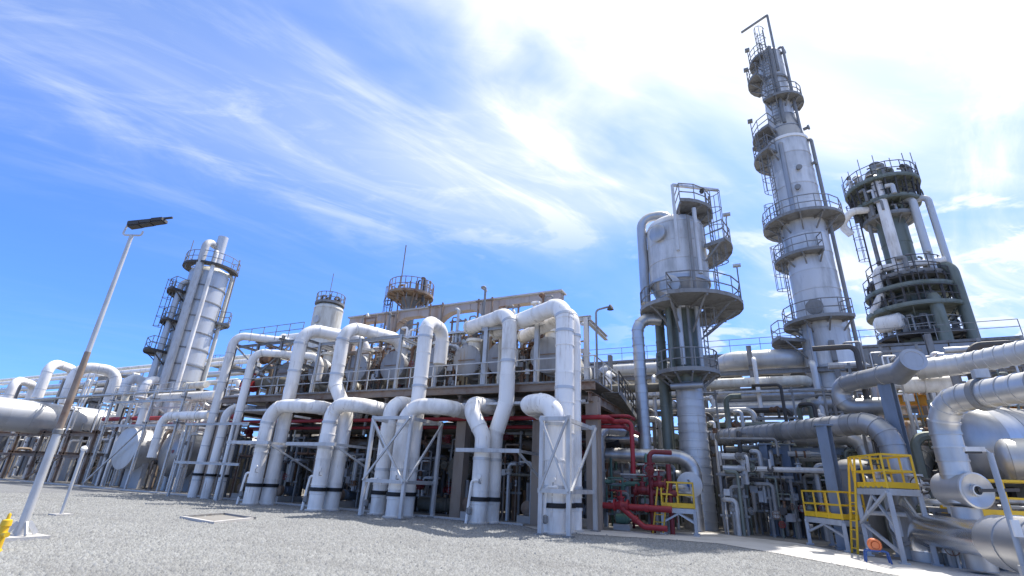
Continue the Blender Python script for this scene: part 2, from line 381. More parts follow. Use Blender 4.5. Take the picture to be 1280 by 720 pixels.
# ------------------------------------------------------------------ the ground
def sheet(name, pts, z, m):
    mb = MB(); mb.v = [(p[0], p[1], z) for p in pts]; mb.f = [tuple(range(len(pts)))]
    a = sum(pts[i][0] * pts[(i + 1) % len(pts)][1] - pts[(i + 1) % len(pts)][0] * pts[i][1] for i in range(len(pts)))
    if a < 0: mb.f = [tuple(reversed(mb.f[0]))]
    return struct(mb, name, m)
def gravel_mat():
    m = bpy.data.materials.new('gravel'); m.use_nodes = True; t = m.node_tree; b = t.nodes['Principled BSDF']; MATS['gravel'] = m
    geo = N(t, 'ShaderNodeNewGeometry'); P = geo.outputs['Position']
    vo = N(t, 'ShaderNodeTexVoronoi', i_Scale=22.0); t.links.new(P, vo.inputs['Vector'])
    vo2 = N(t, 'ShaderNodeTexVoronoi', i_Scale=11.0); t.links.new(P, vo2.inputs['Vector'])
    n = N(t, 'ShaderNodeTexNoise', i_Scale=0.35, i_Detail=6, i_Roughness=.6); t.links.new(P, n.inputs['Vector'])
    s1 = t.nodes.new('ShaderNodeSeparateColor'); t.links.new(vo.outputs['Color'], s1.inputs[0])
    s2 = t.nodes.new('ShaderNodeSeparateColor'); t.links.new(vo2.outputs['Color'], s2.inputs[0])
    v = mth(t, 'ADD', mth(t, 'MULTIPLY', s1.outputs[0], .55), mth(t, 'MULTIPLY', s2.outputs[1], .45))
    c = mixc(t, v, (0.13, 0.132, 0.135), (0.265, 0.267, 0.265))
    for sc, st in ((0.22, (1, 1, 1)), (0.6, (.35, 1.6, 1))):
        mm = N(t, 'ShaderNodeMapping'); t.links.new(P, mm.inputs[0]); mm.inputs['Scale'].default_value = st; mm.inputs['Rotation'].default_value = (0, 0, .5)
        nm = N(t, 'ShaderNodeTexNoise', i_Scale=sc, i_Detail=5, i_Roughness=.6); t.links.new(mm.outputs[0], nm.inputs['Vector'])
        c = mixc(t, mth(t, 'MULTIPLY', smooth(t, nm.outputs[0], .48, .68), .22), c, (.12, .118, .115))
    t.links.new(c, b.inputs['Base Color']); b.inputs['Roughness'].default_value = .9
    bp = N(t, 'ShaderNodeBump', i_Strength=.8, i_Distance=.03); t.links.new(mth(t, 'SUBTRACT', 1.0, vo.outputs['Distance']), bp.inputs['Height']); t.links.new(bp.outputs[0], b.inputs['Normal'])
gravel_mat()
big = MB(); k = 12
for i in range(k + 1):
    for j in range(k + 1): big.v.append((-900 + 1800 * i / k, -900 + 1800 * j / k, 0))
for i in range(k):
    for j in range(k): a = i * (k + 1) + j; big.f.append((a, a + k + 1, a + k + 2, a + 1))
struct(big, 'ground', 'gravel')
# process-area paving behind the front edge of the gravel
kerbline = [(-140, 21.6), (-34, 21.2), (-9.4, 20.9), (-8.2, 19.6), (-6.3, 19.5), (-4.9, 19.9), (-3.5, 20.4), (-1.7, 20.6), (.1, 19.0), (1.6, 17.35), (2.75, 16.1), (5.6, 11.5), (14, -3)]
sheet('paving', kerbline[:3] + [(-8.0, 21.2), (-5.6, 22.4), (-2.4, 25.4), (1.0, 23.8), (2.8, 20.7), (4.6, 20.0), (60, 20), (60, 140), (-140, 140)], 0.012, 'paving')
sheet('concrete_apron', [(-9.4, 20.8)] + kerbline[3:] + [(40, -3), (40, 19.9), (4.6, 19.9), (2.7, 20.6), (.9, 23.7), (-2.4, 25.3), (-5.6, 22.3), (-8.0, 21.1)], 0.016, 'concrete')
mb = MB()
for a, b in zip(kerbline[:2], kerbline[1:3]):
    a, b = V((*a, 0.03)), V((*b, 0.03)); mb.bar(a, b, 0.16, 0.12)
struct(mb, 'kerb', 'concrete')
# loose stones that catch the light near the camera
def stones():
    rng = np.random.default_rng(3); n = 620000
    Y = rng.uniform(3.0, 25, n); X = rng.uniform(-36, 7, n)
    p = np.stack([X, Y, np.zeros(n)], 1); Rm = np.array(RW); c = (p - np.array(CAM)) @ Rm
    u = PX + F_PX * c[:, 0] / c[:, 2]; v = PY_ + F_PX * c[:, 1] / c[:, 2]
    kx = np.array([q[0] for q in kerbline]); ky = np.array([q[1] for q in kerbline])
    ok = (c[:, 2] > 2) & (u > -60) & (u < 1340) & (v < 790) & (Y < np.interp(X, kx, ky) - .1 + rng.normal(0, .12, n) * (X > -9))
    ok &= rng.random(n) < np.clip(13.0 / np.hypot(X, Y), .25, 1) ** 1.5
    pit = np.abs((X + 17.45)) + np.abs(Y - 12.7) * .9 < 1.25
    ok &= ~pit
    X, Y = X[ok], Y[ok]; n = len(X); sz = rng.uniform(.014, .036, n) * (1 + .8 * (rng.random(n) > .93))
    a0 = rng.uniform(0, 6.28, n); k = 5
    vs = np.zeros((n, k + 1, 3)); 
    for j in range(k):
        a = a0 + 2 * np.pi * j / k; r = sz * rng.uniform(.7, 1.3, n)
        vs[:, j, 0] = X + np.cos(a) * r; vs[:, j, 1] = Y + np.sin(a) * r; vs[:, j, 2] = -.004
    vs[:, k, 0] = X + rng.uniform(-.4, .4, n) * sz; vs[:, k, 1] = Y + rng.uniform(-.4, .4, n) * sz; vs[:, k, 2] = sz * rng.uniform(.5, 1.2, n)
    tri = np.array([[j, (j + 1) % k, k] for j in range(k)]); f = (np.arange(n)[:, None, None] * (k + 1) + tri[None]).reshape(-1)
    me = bpy.data.meshes.new('gravel_stones'); me.vertices.add(n * (k + 1)); me.vertices.foreach_set('co', vs.reshape(-1).astype(np.float32))
    nf = n * k; me.loops.add(nf * 3); me.loops.foreach_set('vertex_index', f.astype(np.int32)); me.polygons.add(nf)
    me.polygons.foreach_set('loop_start', np.arange(0, nf * 3, 3, dtype=np.int32)); me.update(calc_edges=True)
    me.materials.append(MATS['stone']); o = bpy.data.objects.new('gravel_stones', me); C.objects.link(o)
    tag(o, 'loose pale grey gravel stones covering the yard in front of the plant', 'gravel', kind='stuff')
stones()

# ------------------------------------------------------------------ exchanger deck
DX0, DX1, DY0, DY1, DZ = -33.0, -6.3, 21.3, 30.0, 6.2
dk = thing('exchanger_deck', 'long raised steel deck on tan columns carrying a row of grey exchanger drums', 'deck', (-20, 25, 0))
colX = [-32.4, -27.6, -22.75, -18.1, -13.4, -9.2, -6.6]
for x in colX:
    for y in (22.0, 29.2):
        MB().box((x, y, 2.75), (0.55, 0.55, 5.5)).build('column', 'tan', dk)
    MB().ibeam((x, DY0, 5.45), (x, DY1, 5.45), .25, .42).build('cross_beam', 'rusty', dk)
MB().ibeam((DX0, DY0 + .1, 5.92), (DX1, DY0 + .1, 5.92), .22, .36).build('edge_beam', 'rusty', dk)
MB().ibeam((DX0, DY0 + .55, 5.42), (DX1, DY0 + .55, 5.42), .2, .3).build('edge_beam', 'rusty', dk)
MB().ibeam((DX0, DY1 - .1, 5.92), (DX1, DY1 - .1, 5.92), .22, .36).build('edge_beam', 'rusty', dk)
x = DX0
while x < DX1 - .1:
    w = min(1.5, DX1 - x); MB().box((x + w / 2, (DY0 + DY1) / 2, 6.15), (w - .02, DY1 - DY0, .08)).build('deck_panel', 'galvd', dk); x += w
MB().rail([(DX0, DY0 + .06, DZ), (DX1, DY0 + .06, DZ), (DX1, DY1, DZ)], 1.1, 1.5, .026).build('guardrail', 'galv', dk)
# drums
DR = [(-28.9, .8, 'drum'), (-25.8, .88, 'drum'), (-22.5, .9, 'drum'), (-19.6, .92, 'drum'), (-16.7, .9, 'drum'), (-14.3, .9, 'drum'), (-12.1, .92, 'drum'), (-9.4, .98, 'drum')]
def exchanger(x, y, z, r, L, m, label, group=None, shellm='cream', name='heat_exchanger'):
    t = thing(name, label, 'heat exchanger', (x, y, z - r - .8), group); A = (0, 1, 0); o = V((x, y, z))
    MB().lathe(o, A, [(r * .95, 0), (r, .03), (r, .13), (r * .93, .14)], 28).build('channel_cover', m, t)
    MB().lathe(o, A, [(r * .93, .14), (r, .15), (r, .27), (r * .9, .28), (r * .9, 1.15), (r, 1.16), (r, 1.40), (r * .9, 1.41)], 28).build('channel', m, t)
    MB().lathe(o, A, [(r * .9, 1.41), (r * .9, L - .5), (r * .82, L - .2), (r * .5, L)], 28).build('shell', shellm, t)
    for k in range(16):
        a = 6.2832 * k / 16; q = o + V((math.cos(a) * r * .93, -.03, math.sin(a) * r * .93)); MB().bar(q, q + V((0, .32, 0)), .045).build('bolt', 'galvd', t)
    for q in (2.0, L - 1.3): MB().box((x, y + q, z - r * .65 - .4), (r * 1.5, .25, r * .8 + .8)).build('saddle', 'galvd', t)
    MB().lathe((x, y + .75, z + r * .8), (0, 0, 1), [(r * .42, 0), (r * .42, r * .55), (r * .56, r * .56), (r * .56, r * .56 + .16), (r * .42, r * .56 + .17)], 18).build('nozzle', shellm, t)
    MB().bar((x - r * .6, y - .05, z), (x + r * .6, y - .05, z), .03, .05).build('cover_handle', 'rusty', t)
    return t
adj = ['beside the frame of slender pipes', 'left of the first white riser pair', 'behind the two tall bent white risers', 'with a white inlet pipe elbowing down on top', 'behind the tall narrow white riser', 'under the haunched concrete girder', 'behind the forked white riser', 'at the stair end of the deck']
for (x, r, m), ad in zip(DR, adj): exchanger(x, 23.2, 8.0, r, 5.6, m, 'grey flanged exchanger drum on the deck ' + ad)
# upper support frames over the drums
def frame(label, posts, zb, zt, beams, m='galv', w=.16, name='pipe_support', cat='support'):
    t = thing(name, label, cat, (posts[0][0], posts[0][1], zb))
    for x, y in posts: MB().ibeam((x, y, zb), (x, y, zt), w, w, (0, 1, 0)).build('post', m, t)
    for a, b in beams: MB().ibeam(a, b, w * .9, w * 1.1).build('beam', m, t)
    return t
frame('galvanised goal-post support under the two right-hand white riser bends', [(-12.2, 21.6), (-9.3, 21.6), (-6.75, 21.6)], DZ, 9.25, [((-12.5, 21.6, 9.2), (-6.5, 21.6, 9.2)), ((-6.75, 21.6, 9.2), (-6.75, 25.2, 9.2)), ((-12.2, 21.6, 9.2), (-12.2, 25.5, 9.2))], w=.22)
frame('grey steel frame beneath the bent white risers over the drums', [(-24.3, 21.7), (-20.9, 21.7), (-17.9, 21.7)], DZ, 9.4, [((-24.4, 21.7, 9.3), (-17.7, 21.7, 9.3)), ((-24.3, 21.7, 9.2), (-24.3, 25.5, 9.2)), ((-17.9, 21.7, 9.2), (-17.9, 25.5, 9.2))], w=.16)
for k, (x, zt) in enumerate([(-12.6, 10.6), (-10.1, 10.9), (-15.1, 10.2)]):
    t = thing('ladder_post', 'thin dark lifting hoop standing above the concrete girder', 'ladder post', (x, 24.5, 6.2), 'lifting hoops on the deck')
    MB().tube([(x, 24.5, 6.2), (x, 24.5, zt + .9), (x + .45, 24.5, zt + .9), (x + .45, 24.5, 6.2)], .05, 8, .12).build('hoop', 'galvd', t)
    MB().lathe((x + .45, 24.5, zt - .5), (0, 0, 1), [(.12, 0), (.2, .2), (.12, .5)], 10).build('pulley', 'dark', t)
# haunched concrete girder on piers
t = thing('concrete_girder', 'tan haunched concrete girder with arched soffits above the exchanger row', 'girder', (-18, 27, 6.2))
GY, GT = 26.6, 12.75
piers = [-26.6, -22.8, -19.0, -14.9, -10.1]
mb = MB()
def girder_profile():
    xs = []; zt = GT
    n = 80
    for i in range(n + 1):
        x = piers[0] - .3 + (piers[-1] - piers[0] + .6) * i / n
        d = min(abs(x - p) for p in piers); zb = GT - .46 - 1.0 * max(0, 1 - d / 1.3) ** 1.7
        xs.append((x, zb))
    return xs
pr = girder_profile(); n_ = len(pr)
for k in range(8):
    seg_ = pr[k * 10:k * 10 + 11]; seg_[-1] = (seg_[-1][0] - .03, seg_[-1][1])
    MB().loft([[V((x, GY - .3, GT)), V((x, GY + .3, GT)), V((x, GY + .3, zb)), V((x, GY - .3, zb))] for x, zb in seg_]).build('girder_segment', 'girder', t)
MB().box(((piers[0] + piers[-1]) / 2, GY, GT + .05), (piers[-1] - piers[0] + .8, .9, .1)).build('coping', 'concrete', t)
for p in piers: MB().box((p, GY, (DZ + GT - 1.5) / 2), (.45, .52, GT - 1.5 - DZ)).build('pier', 'girder', t)

# ------------------------------------------------------------------ the white risers in front
RR = .365
def foot(t, x, y, r=RR, dx=0):
    z = .95
    MB().lathe((x, y, 0), (0, 0, 1), [(r * 1.28, -.02), (r * 1.28, .05), (r * 1.22, .07), (r * .9, .075)], 20).build('footing', 'concrete', t)
    MB().lathe((x, y, 0), (0, 0, 1), [(r * .96, -.02), (r * .96, .74), (r * 1.05, .76), (r * 1.05, .88), (r, .9)], 24).build('base_sleeve', 'white', t)
    MB().lathe((x, y, z), (0, 0, 1), [(r * .98, -.07), (r * 1.16, -.07), (r * 1.16, .10), (r * .98, .10)], 24, cap=False).build('clamp_ring', 'rubber', t)
def riser(label, pts, bands=(), r=RR, bend=None, endfl=True):
    t = thing('riser_pipe', label, 'pipe', pts[0]); p = fillet([V(q) for q in pts], bend or r * 2.4, 9); L = plen(p)
    n = max(2, round(L / 1.25))
    for i in range(n):
        q = cutpath(p, L * i / n, L * (i + 1) / n); c, d = samp(q, plen(q) - .02); e = .008 * ((i * 7 + len(label)) % 3)
        mb_ = MB().tube(q, r - .008 + e, 26)
        if i < n - 1: mb_.band(c, d, r, .05, .02, 26)
        mb_.build('jacket_section', 'white', t)
    for b in bands:
        c, d = samp(p, b); MB().band(c, d, r, .12, .03, 26).build('strap', 'aluw', t)
    if endfl:
        c, d = samp(p, L - .02); MB().lathe(c, d, [(r * .95, -.08), (r * 1.15, -.08), (r * 1.15, .06), (r * .6, .1)], 22).build('end_flange', 'cream', t)
    foot(t, pts[0][0], pts[0][1], r); return t
def drain(x, y, label, h=1.55, s=-1):
    t = thing('drain_pipe', label, 'pipe', (x, y, 0), 'small white drain pipes at the riser feet')
    MB().tube([(x - s * .45, y, h), (x, y, h), (x + s * .12, y - .05, 0)], .06, 10, .15).build('tube', 'white', t)
    MB().lathe((x + s * .03, y - .02, .5), (0, 0, 1), [(.05, -.15), (.11, -.1), (.11, .1), (.05, .15)], 10).build('valve_body', 'galvd', t)
def zt(x, y, v): return zat(x, y, v)
def bx(u, y, z=0.0):                                               # x on the line (y, z) seen in pixel column u
    lo, hi = -80.0, 30.0
    for _ in range(50):
        m_ = (lo + hi) / 2
        if pj((m_, y, z))[0] < u: lo = m_
        else: hi = m_
    return lo
# first pair: low elbow in front of a tall bent riser
yl, yh = 19.15, 20.0
xa, xb = bx(312, yl), bx(333, yh); zl, zh = zt(xa, yl, 508), zt(xb, yh, 410)
riser('white lagged riser with low elbow into the deck, foot beside tan column', [(xa, yl, 0), (xa, yl, zl), (xa + 2.75, yl + .1, zl), (xa + 3.0, yl + 3.6, zl)], (2.9, zl - .9), bend=1.0)
riser('tall white riser bending over the deck to the third drum', [(xb, yh, 0), (xb, yh, zh), (-22.5, 23.9, zh + .1), (-22.5, 23.9, 8.9)], (2.9, 5.0, 7.2, zh - 1.0), bend=1.0, endfl=False)
# second pair: the tall one steps sideways below the deck
xa, xb = bx(393, yl), bx(413, yh); zl, zh = zt(xa, yl, 506), zt(xb, yh, 405); xu = bx(424, yh, 7.6)
riser('white lagged riser with low elbow between the two bent tall risers', [(xa, yl, 0), (xa, yl, zl), (xa + 1.55, yl + .1, zl), (xa + 1.8, yl + 3.6, zl)], (2.9, zl - .9), bend=.95)
riser('tall white riser stepping sideways then bending over to the drum with elbowed inlet', [(xb, yh, 0), (xb, yh, 4.7), (xu, yh, 6.3), (xu, yh, zh), (-19.6, 23.9, zh + .1), (-19.6, 23.9, 8.9)], (2.9, 7.2, zh - .5), bend=.95, endfl=False)
drain(bx(299, 18.9), 18.9, 'thin white drain pipe beside the first low-elbow riser'); drain(bx(380, 18.9), 18.9, 'thin white drain pipe beside the second low-elbow riser')
drain(bx(456, 19.5), 19.5, 'thin white drain pipe inside the braced frame of three risers'); drain(bx(586, 19.6), 19.6, 'thin white drain pipe at the foot of the forked risers', 1.7, -1); drain(bx(682, 18.2), 18.2, 'thin white drain pipe in front of the tallest riser', 1.6, -1)
# three in the braced frame
y = 20.0; x = bx(471, y); zl = zt(x, y, 502)
riser('white riser with short hooked elbow, outermost of three in the braced frame', [(x, y, 0), (x, y, zl), (x + .8, y + 3, zl)], (2.0, 4.4), bend=.7)
y = 19.3; x = bx(491, y); zl = zt(x, y, 508)
riser('white riser with broad low elbow, middle of three in the braced frame', [(x, y, 0), (x, y, zl), (x + 1.9, y + .12, zl), (x + 2.2, y + 3.6, zl)], (2.0, 4.0), bend=1.0)
y = 20.2; x = bx(506, y); zh = zt(x, y, 400)
riser('tall straight white riser rising out of the braced frame of three', [(x, y, 0), (x, y, zh), (x - .3, y + 2.0, zh), (x - .3, y + 2.0, 7.6)], (2.0, 6.0, 8.6), bend=.65, endfl=False)
# forked pair
y = 20.0; xa, xb = bx(597, y), bx(613, 20.75); z1, z2 = zt(xa, y, 545), zt(xa, y, 508)
x2 = bx(584, y, z2 + .2); riser('white forked riser leaning left to a hooked elbow', [(xa, y, 0), (xa, y, z1), (x2, y, z2 + .2), (x2 + .7, y + 3.0, z2 + .25)], (2.6,), bend=.7)
y = 20.75; xu = bx(636, y, 7.8); z3, zh = zt(xu, y, 503), zt(xu, y, 391)
riser('tall white forked riser doglegging right then bending over the deck', [(xb, y, 0), (xb, y, z1 + .1), (xu, y, z3), (xu, y, zh), (xu - 3.3, y + 1.6, zh)], (2.6, 7.2, zh - .4), bend=.75)
# tallest group at the right end
y = 18.7; xa = bx(692, y); zl = zt(xa, y, 503)
riser('thick white riser hooking left at half height in the end frame', [(xa, y, 0), (xa, y, zl), (xa - 1.35, y + .15, zl), (xa - 1.7, y + 3.5, zl)], (1.6, 3.9), r=.39, bend=.68)
yb = 19.6; xb = bx(705, yb); zh = zt(xb, yb, 379)
riser('tallest white riser beside the stair, bending left over the deck', [(xb, yb, 0), (xb, yb, zh), (xb - 5.0, yb + 2.9, zh)], (1.6, 5.5, 8.0, zh - .6), r=.40, bend=.9)
yc = 20.4; xc = bx(717, yc)
riser('slimmer white riser half hidden behind the tallest one', [(xc, yc, 0), (xc, yc, zh - .1), (xc - 4.0, yc + 3.3, zh - .1)], (1.6, 8.0), r=.34, bend=.85)
# guide brackets and braced frames
def bracket(label, x0, x1, y, z, wallx):
    t = thing('guide_bracket', label, 'bracket', (x0, y, z)); yf = y - .62
    MB().bar((x0, yf, z), (x1, yf, z), .14, .16).build('front_beam', 'galv', t)
    for x in (x0 + .15, x1 - .1): MB().bar((x, yf, z), (x, 22.0, z), .1, .12).build('side_arm', 'galv', t)
    MB().bar((x1 - .1, yf + .1, z - .05), (x1 + .5, 21.9, z - 1.6), .08).build('brace', 'galv', t)
for la, x0, x1, v in (('galvanised guide beam across the first pair of white risers', -26.2, -22.9, 553), ('galvanised guide beam across the second pair of white risers', -21.6, -18.3, 555), ('galvanised guide beam across the forked white risers', -12.1, -9.0, 563)):
    bracket(la, x0, x1, 20.0 if x0 > -13 else 19.0, zt((x0 + x1) / 2, 19.4 if x0 > -13 else 18.4, v), x1)
def braced(label, xs, ys, zts, mids, name='braced_frame'):
    t = thing(name, label, 'pipe frame', (xs[0], ys[0], 0)); P = [(x, y) for x in xs for y in ys]
    for x, y in P:
        MB().bar((x, y, 0), (x, y, zts + .12), .15).build('post', 'galv', t); MB().box((x, y, .03), (.34, .34, .06)).build('base_plate', 'galvd', t)
    for z in [zts] + mids:
        for y in ys: MB().bar((xs[0], y - .09, z), (xs[1], y - .09, z), .1, .15).build('beam', 'galv', t)
        for x in xs: MB().bar((x - .09, ys[0], z - .01), (x - .09, ys[1] + .3, z - .01), .1, .15).build('beam', 'galv', t)
    z0, z1 = mids[-1], zts
    MB().bar((xs[0], ys[0] - .12, z1), (xs[1], ys[0] - .12, z0), .08).build('brace', 'galv', t); MB().bar((xs[1], ys[0] - .17, z1), (xs[0], ys[0] - .17, z0), .08).build('brace', 'galv', t)
    MB().bar((xs[1] + .1, ys[0], z0), (xs[1] + .1, ys[1], z1), .08).build('brace', 'galv', t); MB().bar((xs[0] - .1, ys[0], z1), (xs[0] - .1, ys[1], z0), .08).build('brace', 'galv', t)
braced('galvanised cross-braced frame enclosing three white risers', (bx(450, 18.6), bx(500, 18.6)), (18.6, 21.0), zt(-16.8, 19.2, 525), [zt(-16.8, 19.2, 600)])
braced('galvanised cross-braced frame enclosing the tallest white risers', (bx(675, 17.9), bx(711, 17.9)), (17.9, 21.1), zt(-7.9, 17.9, 524), [zt(-7.9, 17.9, 612)])

# ------------------------------------------------------------------ clutter helpers
def small_pipes(zone, group, x0, x1, y0, y1, zmax, n, mats, rs=(.04, .12), vert=.6):
    for i in range(n):
        x, y, r = random.uniform(x0, x1), random.uniform(y0, y1), random.uniform(*rs); m = random.choice(mats)
        if random.random() < vert:
            z = random.uniform(.45, 1.0) * zmax; e = random.choice((-1, 1)) * random.uniform(.6, 2.0)
            pts = [(x, y, 0), (x, y, z), (x + e, y, z)] if random.random() < .5 else [(x, y, 0), (x, y, z), (x, y + abs(e), z)]
            if random.random() < .5: pts.append((pts[-1][0], pts[-1][1], max(.3, z - random.uniform(.5, 2.5))))
            la = 'upright %s pipe with bent top ' % NAMEM[m] + zone
        else:
            z = random.uniform(.25, .95) * zmax; L = random.uniform(1.5, 5)
            pts = [(max(x0, x - L / 2), y, z), (min(x1, x + L / 2), y, z)]; pts.append((pts[-1][0], y, max(.1, z - random.uniform(.6, 2))))
            la = 'level %s pipe dropping at one end ' % NAMEM[m] + zone
        o = pipe('process_pipe', la, pts, r, m, group=group, seg=8, flanges=(random.uniform(.5, 1.2),) if r > .06 else ())
        q = V(pts[0]) + (V(pts[1]) - V(pts[0])) * random.uniform(.25, .8); e2 = V(random.choice(((1, 0, 0), (-1, 0, 0), (0, -1, 0), (.7, -.7, 0)))); L2 = random.uniform(.4, 1.1)
        MB().tube([q, q + e2 * L2, q + e2 * L2 + V((0, 0, random.choice((-1, 1)) * L2 * .8))], r * .5, 7, r * .8).build('branch', m, o)
        MB().lathe(q + e2 * (L2 * .6), e2, [(r * .5, -r * 1.6), (r * 1.2, -r * 1.6), (r * 1.2, -r), (r * .8, -r * .9), (r * .9, r * .9), (r * 1.2, r), (r * 1.2, r * 1.6), (r * .5, r * 1.6)], 9).build('branch_valve', random.choice(('galvd', 'rust', 'dark', m)), o)
NAMEM = dict(white='white', galv='galvanised', galvd='grey', alu='bright metal', alud='dull metal', aluw='pale metal', rust='rusty', rusty='rust-stained', olive='olive brown', red='red', redd='dark red', dark='black', moss='mossy grey', cream='cream', drum='blue-grey', green='green', palegrey='pale grey', bluegrey='blue-grey')
def rack(label, xs, ys, levels, ztop, m='rusty', w=.25, name='pipe_rack', rot=None, brace=False):
    t = thing(name, label, 'pipe rack', (xs[0], ys[0], 0))
    for x in xs:
        for y in ys: MB().ibeam((x, y, 0), (x, y, ztop), w, w, (0, 1, 0)).build('post', m, t)
        for z in levels: MB().ibeam((x, ys[0] - .3, z), (x, ys[-1] + .3, z), w * .8, w).build('cross_beam', m, t)
    for y in ys:
        for z in levels: MB().ibeam((xs[0], y, z - w - .01), (xs[-1], y, z - w - .01), w * .8, w).build('long_beam', m, t)
        if brace:
            for a, b in zip(xs[:-1:2], xs[1::2]): MB().bar((a, y - .1, .2), (b, y - .1, levels[0] - .3), .1).build('brace', m, t)
    return t
def hvessel(label, c, ax, r, L, m, name='horizontal_vessel', saddle=True, flat=False, courses=1.3, group=None, cat='vessel', z0=0):
    c = V(c); ax = V(ax).normalized(); t = thing(name, label, cat, (c.x, c.y, z0), group); n = max(1, round(L / courses))
    for i in range(n):
        a, b = L * i / n, L * (i + 1) / n; e = .012 if i % 2 else 0
        MB().lathe(c, ax, [(r - .02, a), (r + e, a + .01), (r + e, b - .002), (r - .02, b)], 36).build('shell_course', m, t)
    if flat:
        MB().lathe(c, -ax, [(r * 1.01, -.1), (r * 1.06, -.1), (r * 1.06, .06), (r * .98, .08), (r * .5, .12), (.01, .13)], 36).build('end_cover', m, t)
    else: MB().lathe(c, -ax, [(r * math.cos(q), r * .5 * math.sin(q)) for q in (0, .3, .6, .9, 1.2, 1.4, 1.56)], 36).build('end_head', m, t)
    MB().lathe(c + ax * L, ax, [(r * math.cos(q), r * .5 * math.sin(q)) for q in (0, .3, .6, .9, 1.2, 1.4, 1.56)], 36).build('end_head', m, t)
    if saddle:
        sx = V((-ax.y, ax.x, 0))
        for q in (.2, .8):
            p = c + ax * (L * q); MB().bar((p.x, p.y, z0), (p.x, p.y, p.z - r * .55), r * 1.5, .35, up=ax).build('saddle', 'concrete', t)
    return t

# ------------------------------------------------------------------ slender risers and frame at the left end of the deck
q1, q2, q3 = G(240, 621), G(256, 624), G(272, 625)
Y0 = 20.4
z1 = zat(-31, Y0, 419); e1 = G(372, 428, z1)
def slim(label, q, pts, r=.26):
    pipe('slender_riser', label, [(q.x, Y0, 0)] + pts, r, 'white', bend=.7, bands=1.9, bandm='aluw', flanges=(1.3,), flm='rubber', seg=18)
x1, x2, x3 = PY(240, 621, Y0).x, PY(256, 624, Y0).x, PY(272, 625, Y0).x
slim('slender white riser climbing to a high loop over the deck', V((x1, 0, 0)), [(x1, Y0, z1), tuple(e1)])
z2 = zat(x2, Y0, 508); slim('slender white riser with low elbow, middle of the slender three', V((x2, 0, 0)), [(x2, Y0, z2), (x2 + 1.2, Y0 + 4, z2)])
z3 = zat(x3, Y0, 440); slim('slender white riser nearest the low-elbow white pair', V((x3, 0, 0)), [(x3, Y0, z3), (x3 + 3.5, Y0 + 2.4, z3), (x3 + 3.5, Y0 + 2.4, 7.2)], .24)
t = frame('galvanised ladder-like frame holding the three slender white risers', [(x1 - 1.2, 19.7), (x3 + .9, 19.7)], 0, zat(x1, 19.7, 528), [((x1 - 1.3, 19.6, zat(x1, 19.6, 528) - .1), (x3 + 2.2, 19.6, zat(x1, 19.6, 528) - .1)), ((x1 - 1.3, 19.6, zat(x1, 19.6, 578)), (x3 + 2.2, 19.6, zat(x1, 19.6, 578)))], w=.13, name='ladder_rack')
t = rack('grey steel frame with diagonal struts above the left end of the deck', [-32.6, -30.2, -27.9, -26.2], (21.7, 25.5), (8.2, 9.9), 10.2, 'galvd', .16, name='upper_frame')
MB().rail([(-32.6, 21.7, 9.98), (-26.2, 21.7, 9.98)], 1.0, 1.2, .02).build('guardrail', 'galvd', t)
MB().bar((-32.6, 21.5, 9.9), (-27.9, 21.5, 7.0), .1).build('strut', 'galvd', t); MB().bar((-26.2, 21.5, 9.9), (-30.2, 21.5, 6.9), .1).build('strut', 'galvd', t)
for k, (x, y, z, r, m, w_) in enumerate([(-31.6, 22.3, 7.2, .32, 'olive', 'olive'), (-29.8, 23, 10.5, .25, 'white', 'white'), (-28.6, 24.4, 7.4, .35, 'cream', 'cream')]):
    pipe('header_pipe', '%s header pipe bending down inside the grey upper frame' % w_, [(x, y, z), (x + 4.0, y, z), (x + 4.0, y + 1.5, z), (x + 4.0, y + 1.5, z - 1.5)], r, m, flanges=(.3, 2.2), seg=14)
valve((-29.2, 21.9, 8.7), (1, 0, 0), .2, 'rust', 'rusty gate valve on the grey upper frame', wheelm='rust'); valve((-30.6, 22.0, 6.9), (1, 0, 0), .22, 'red', 'red gate valve low in the grey upper frame', wheelm='red')

# ------------------------------------------------------------------ equipment on and above the deck
GZ = [(-27.3, 'olive'), (-24.1, 'rust'), (-21, 'galvd'), (-18.1, 'rusty'), (-15.5, 'drum'), (-13.2, 'galvd'), (-10.8, 'rust')]
for k, (x, m) in enumerate(GZ):
    y = 24.0 + .5 * (k % 2)
    pipe('instrument_pipe', '%s looped instrument pipe standing ' % NAMEM[m] + ('by the slender-riser frame', 'left of the first tall bent riser', 'between the two tall bent risers', 'left of the straight tall riser', 'right of the straight tall riser', 'left of the forked tall riser', 'right of the forked tall riser')[k], [(x, y, DZ), (x, y, 8.9), (x + .5, y, 8.9), (x + .5, y + .8, 8.9), (x + .5, y + .8, 7)], .1, m, seg=10, flanges=(.8, 1.9))
    valve((x, y - .05, 8.1), (0, 0, 1), .16, random.choice(('rust', 'galvd', 'dark')), 'small handwheel valve with sideways stem between exchanger drums', 'handwheel valves between the drums', stem=(0, -1, 0))
    valve((x + .5, y + .4, 9.0), (0, 1, 0), .15, random.choice(('rust', 'galvd', 'drum')), 'small upright handwheel valve above the gap between drums', 'upright valves between the drums')
    pipe('crossover_pipe', 'cream crossover pipe arching between neighbouring exchanger drums', [(x - 1.2, 25.8, 8.2), (x - 1.2, 25.8, 9.9), (x + 1.2, 25.8, 9.9), (x + 1.2, 25.8, 8.2)], .2, 'cream', group='crossover pipes behind the drums', seg=12, flanges=(.5, -.5))
